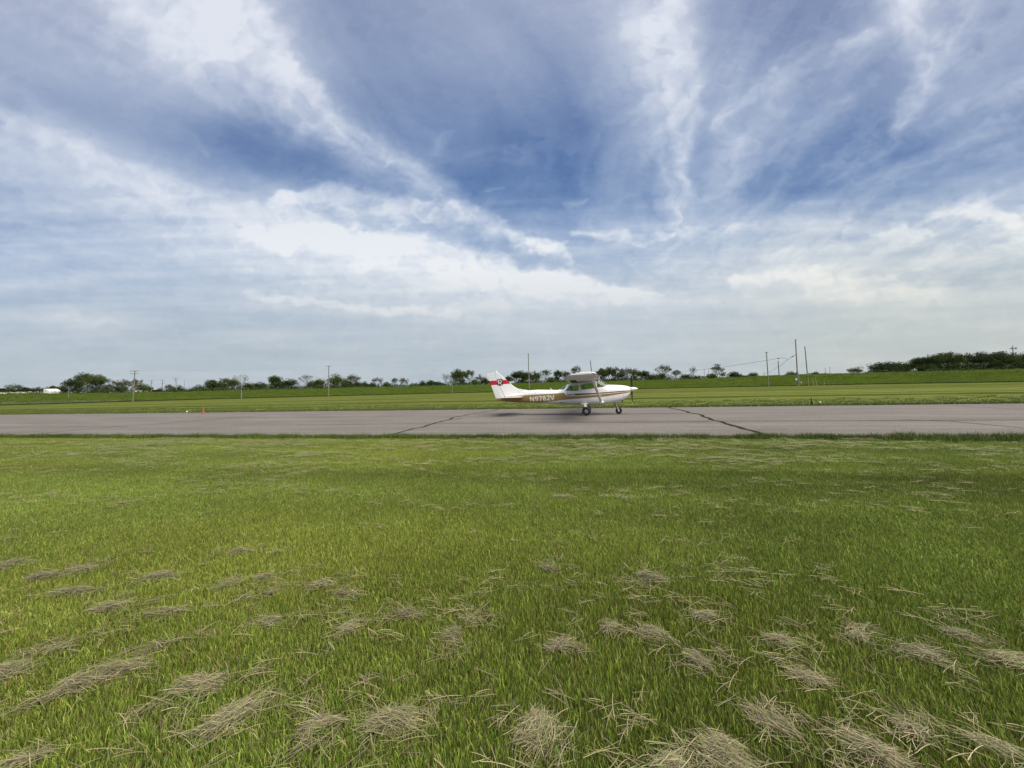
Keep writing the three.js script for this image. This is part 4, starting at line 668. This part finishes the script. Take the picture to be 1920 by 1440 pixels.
  return o;
}
const ORD = ['first', 'second', 'third', 'fourth', 'fifth', 'sixth', 'seventh', 'eighth', 'ninth', 'tenth', 'eleventh', 'twelfth', 'thirteenth', 'fourteenth', 'fifteenth', 'sixteenth', 'seventeenth', 'eighteenth', 'nineteenth', 'twentieth', 'twenty-first', 'twenty-second'];
const LOOK = { dark: 'dark dense', mid: 'mid-green leafy', pale: 'thin pale-leaved', grey: 'nearly bare grey' };
const zones = [
  ['behind the white sheds at far left', 240, [[4, 9, 727, 'dark'], [20, 12, 728, 'dark'], [28, 15, 718, 'pale'], [50, 13, 725.5, 'dark'], [70, 13, 728, 'dark'], [93, 13, 728.5, 'dark'], [100, 7, 722.5, 'mid'], [117, 9, 723.5, 'dark']]],
  ['in the big clump left of the two-armed pole', 200, [[139, 16, 710, 'dark'], [163, 18, 698.5, 'mid'], [185, 17, 700.5, 'mid'], [142, 8, 724, 'pale'], [205, 14, 721, 'dark'], [213, 14, 711.5, 'pale'], [228, 13, 720, 'dark'], [236, 13, 710.5, 'pale']]],
  ['between the two-armed pole and three far poles', 215, [[253, 11, 708.5, 'pale'], [262, 12, 718, 'mid'], [275, 11, 722, 'mid'], [297, 9, 727, 'dark']]],
  ['between three far poles and the sapling', 215, [[318, 9, 719.5, 'pale'], [324, 10, 725, 'dark'], [337, 10, 723.5, 'dark'], [360, 10, 726.5, 'dark'], [376, 11, 723.5, 'dark'], [396, 11, 711, 'mid'], [411, 15, 716, 'dark'], [426, 13, 706.5, 'pale'], [438, 12, 711, 'mid']]],
  ['between sapling and short-crossarm pole', 205, [[466, 13, 717.5, 'mid'], [480, 12, 717.5, 'dark'], [495, 12, 717, 'mid'], [515, 11, 702, 'mid'], [521, 15, 713, 'dark'], [543, 15, 709, 'dark'], [574, 15, 698.5, 'grey'], [586, 13, 714, 'mid'], [600, 12, 709, 'mid']]],
  ['between short-crossarm pole and bare post', 205, [[632, 19, 703.5, 'mid'], [650, 11, 711, 'dark'], [662, 15, 699.5, 'pale'], [668, 12, 714, 'dark'], [682, 11, 715.5, 'dark'], [697, 10, 716.5, 'dark'], [708, 9, 706.5, 'pale'], [725, 9, 716.5, 'mid'], [740, 6, 708.5, 'pale'], [757, 8, 708, 'pale'], [772, 13, 718.5, 'mid'], [793, 10, 715, 'dark'], [808, 11, 712.5, 'dark'], [823, 10, 714, 'dark'], [836, 7, 700, 'grey']]],
  ['between bare post and red tail band', 205, [[857, 13, 691.5, 'mid'], [868, 8, 694, 'mid'], [879, 13, 691.5, 'pale'], [899, 8, 701.5, 'pale'], [910, 9, 708.5, 'dark'], [890, 12, 711, 'mid']]],
  ['behind the aircraft between fin and wing', 205, [[952, 10, 703.5, 'mid'], [972, 13, 693.5, 'dark'], [987, 13, 696, 'mid'], [1003, 12, 696.5, 'mid'], [1024, 10, 692, 'pale'], [1046, 8, 693.5, 'dark'], [1060, 11, 693.5, 'pale'], [1078, 10, 685.5, 'pale'], [1070, 12, 704, 'mid'], [1035, 11, 707, 'mid']]],
  ['in the clump behind the engine cowling', 205, [[1110, 11, 697, 'dark'], [1126, 11, 688.5, 'mid'], [1141, 12, 688, 'dark'], [1156, 13, 686.5, 'pale'], [1164, 11, 694, 'dark'], [1175, 12, 687, 'pale'], [1191, 10, 690, 'mid'], [1208, 9, 693, 'mid'], [1222, 11, 700.5, 'dark']]],
  ['between the propeller and the leaning pole', 205, [[1243, 14, 682.5, 'pale'], [1240, 10, 699, 'mid'], [1268, 10, 692.5, 'pale'], [1286, 11, 700, 'dark'], [1299, 7, 685, 'grey'], [1306, 11, 704, 'dark'], [1336, 11, 699.5, 'mid'], [1344, 11, 681.5, 'pale'], [1358, 9, 696.5, 'pale'], [1375, 11, 696.5, 'dark'], [1388, 9, 699.5, 'dark'], [1408, 11, 698.5, 'dark']]],
  ['on the skyline between poles and grove', 260, [[1485, 11, 696, 'dark'], [1527, 12, 697.5, 'dark'], [1543, 9, 699.5, 'dark'], [1605, 18, 687.5, 'pale'], [1626, 8, 698, 'dark']]],
  ['in the dark grove at right', 190, [[1645, 13, 679, 'dark'], [1662, 15, 677.5, 'dark'], [1681, 15, 676.5, 'dark'], [1701, 13, 676.5, 'dark'], [1722, 16, 670, 'dark'], [1741, 17, 663.5, 'dark'], [1760, 17, 660.5, 'mid'], [1776, 16, 658.5, 'mid'], [1796, 16, 660.5, 'mid'], [1816, 16, 661, 'dark'], [1838, 16, 659.5, 'dark'], [1859, 16, 658.5, 'dark'], [1880, 16, 657.5, 'dark'], [1901, 16, 662, 'mid'], [1920, 17, 658.5, 'mid'], [1946, 20, 656.5, 'dark'], [1975, 20, 655.5, 'dark']]],
  ['in the low front row of the grove', 172, [[1690, 14, 684.5, 'dark'], [1735, 15, 682, 'dark'], [1778, 15, 680.5, 'dark'], [1822, 15, 678, 'dark'], [1866, 15, 676, 'dark'], [1912, 16, 677, 'dark']]],
];
{ // scrub and hedge growing together along the back of the levee: one mass
  const r = rng(61), b = new Builder(), cols = [...LEAF.dark, ...LEAF.mid.slice(0, 2)];
  for (let px = -40; px < 1990; px += px > 1420 && px < 1635 ? 215 : 1.6) {
    const depth = px > 1500 ? 168 + 8 * r() : 196 + 14 * r(), lift = 4.5 + 4 * fbm(px * 0.03, 2, 3) + 3 * noise(px * 0.11, 7), gap = sstep(-0.1, 0.15, noise(px * 0.012, 4) + 0.25), yT = ramp([[0, 738], [250, 736], [480, 730.5], [640, 727], [848, 722], [1060, 716], [1300, 710.5], [1480, 702], [1700, 697], [1920, 691], [2000, 689]], px) - Math.max(0.5, lift * gap * (px < 330 && px > 280 ? 0.3 : 1)), t = atDepth(px, yT, depth), rad = 1.1 + 0.7 * r(), tone = 0.7 + 0.5 * r();
    for (let k = 0; k < 46; k++) { const u = new THREE.Vector3(r() - 0.5, r() - 0.5, r() - 0.5).normalize(), v = new THREE.Vector3(r() - 0.5, r() - 0.5, r() - 0.5).cross(u).normalize(), s = 0.24 + 0.3 * r(), X = t.x + (r() - 0.5) * 2 * rad, Y = t.y - r() * r() * 0.0 - Math.pow(r(), 0.8) * (t.y - 2.2), Z = t.z + (r() - 0.5) * 3, c0 = cols[Math.floor(r() * cols.length)], q = tone * (0.8 + 0.4 * r()), c = [c0[0] * q, c0[1] * q, c0[2] * q], P = (a, d) => b.v(X + (u.x * a + v.x * d) * s, Y + (u.y * a + v.y * d) * s, Z + (u.z * a + v.z * d) * s, c); b.q(P(-.7, 0), P(0, -.45), P(.7, 0), P(0, .45)); }
  }
  const m = put('scrub', b.geo(), leafMat); m.userData = { label: 'low dark scrub growing together along the back of the levee', category: 'scrub', kind: 'stuff' };
}
let seedT = 2000;
for (const [where, depth, list] of zones) { const sorted = [...list].sort((a, b) => a[0] - b[0]); sorted.forEach(([px, hw, y, kind], i) => tree(`${LOOK[kind]} tree, ${ORD[i]} from left ${where}`, px, hw, y, kind, depth + ((i * 37) % 5) * 4, seedT++, 'trees beyond the levee')); }
tree('lone young sapling with thin trunk at the levee foot', 452, 11, 700.5, 'pale', 147, 3001, undefined, { name: 'sapling', low: 0.36, leaf: 0.2, leaves: 900 });

renderer.render(scene, camera);
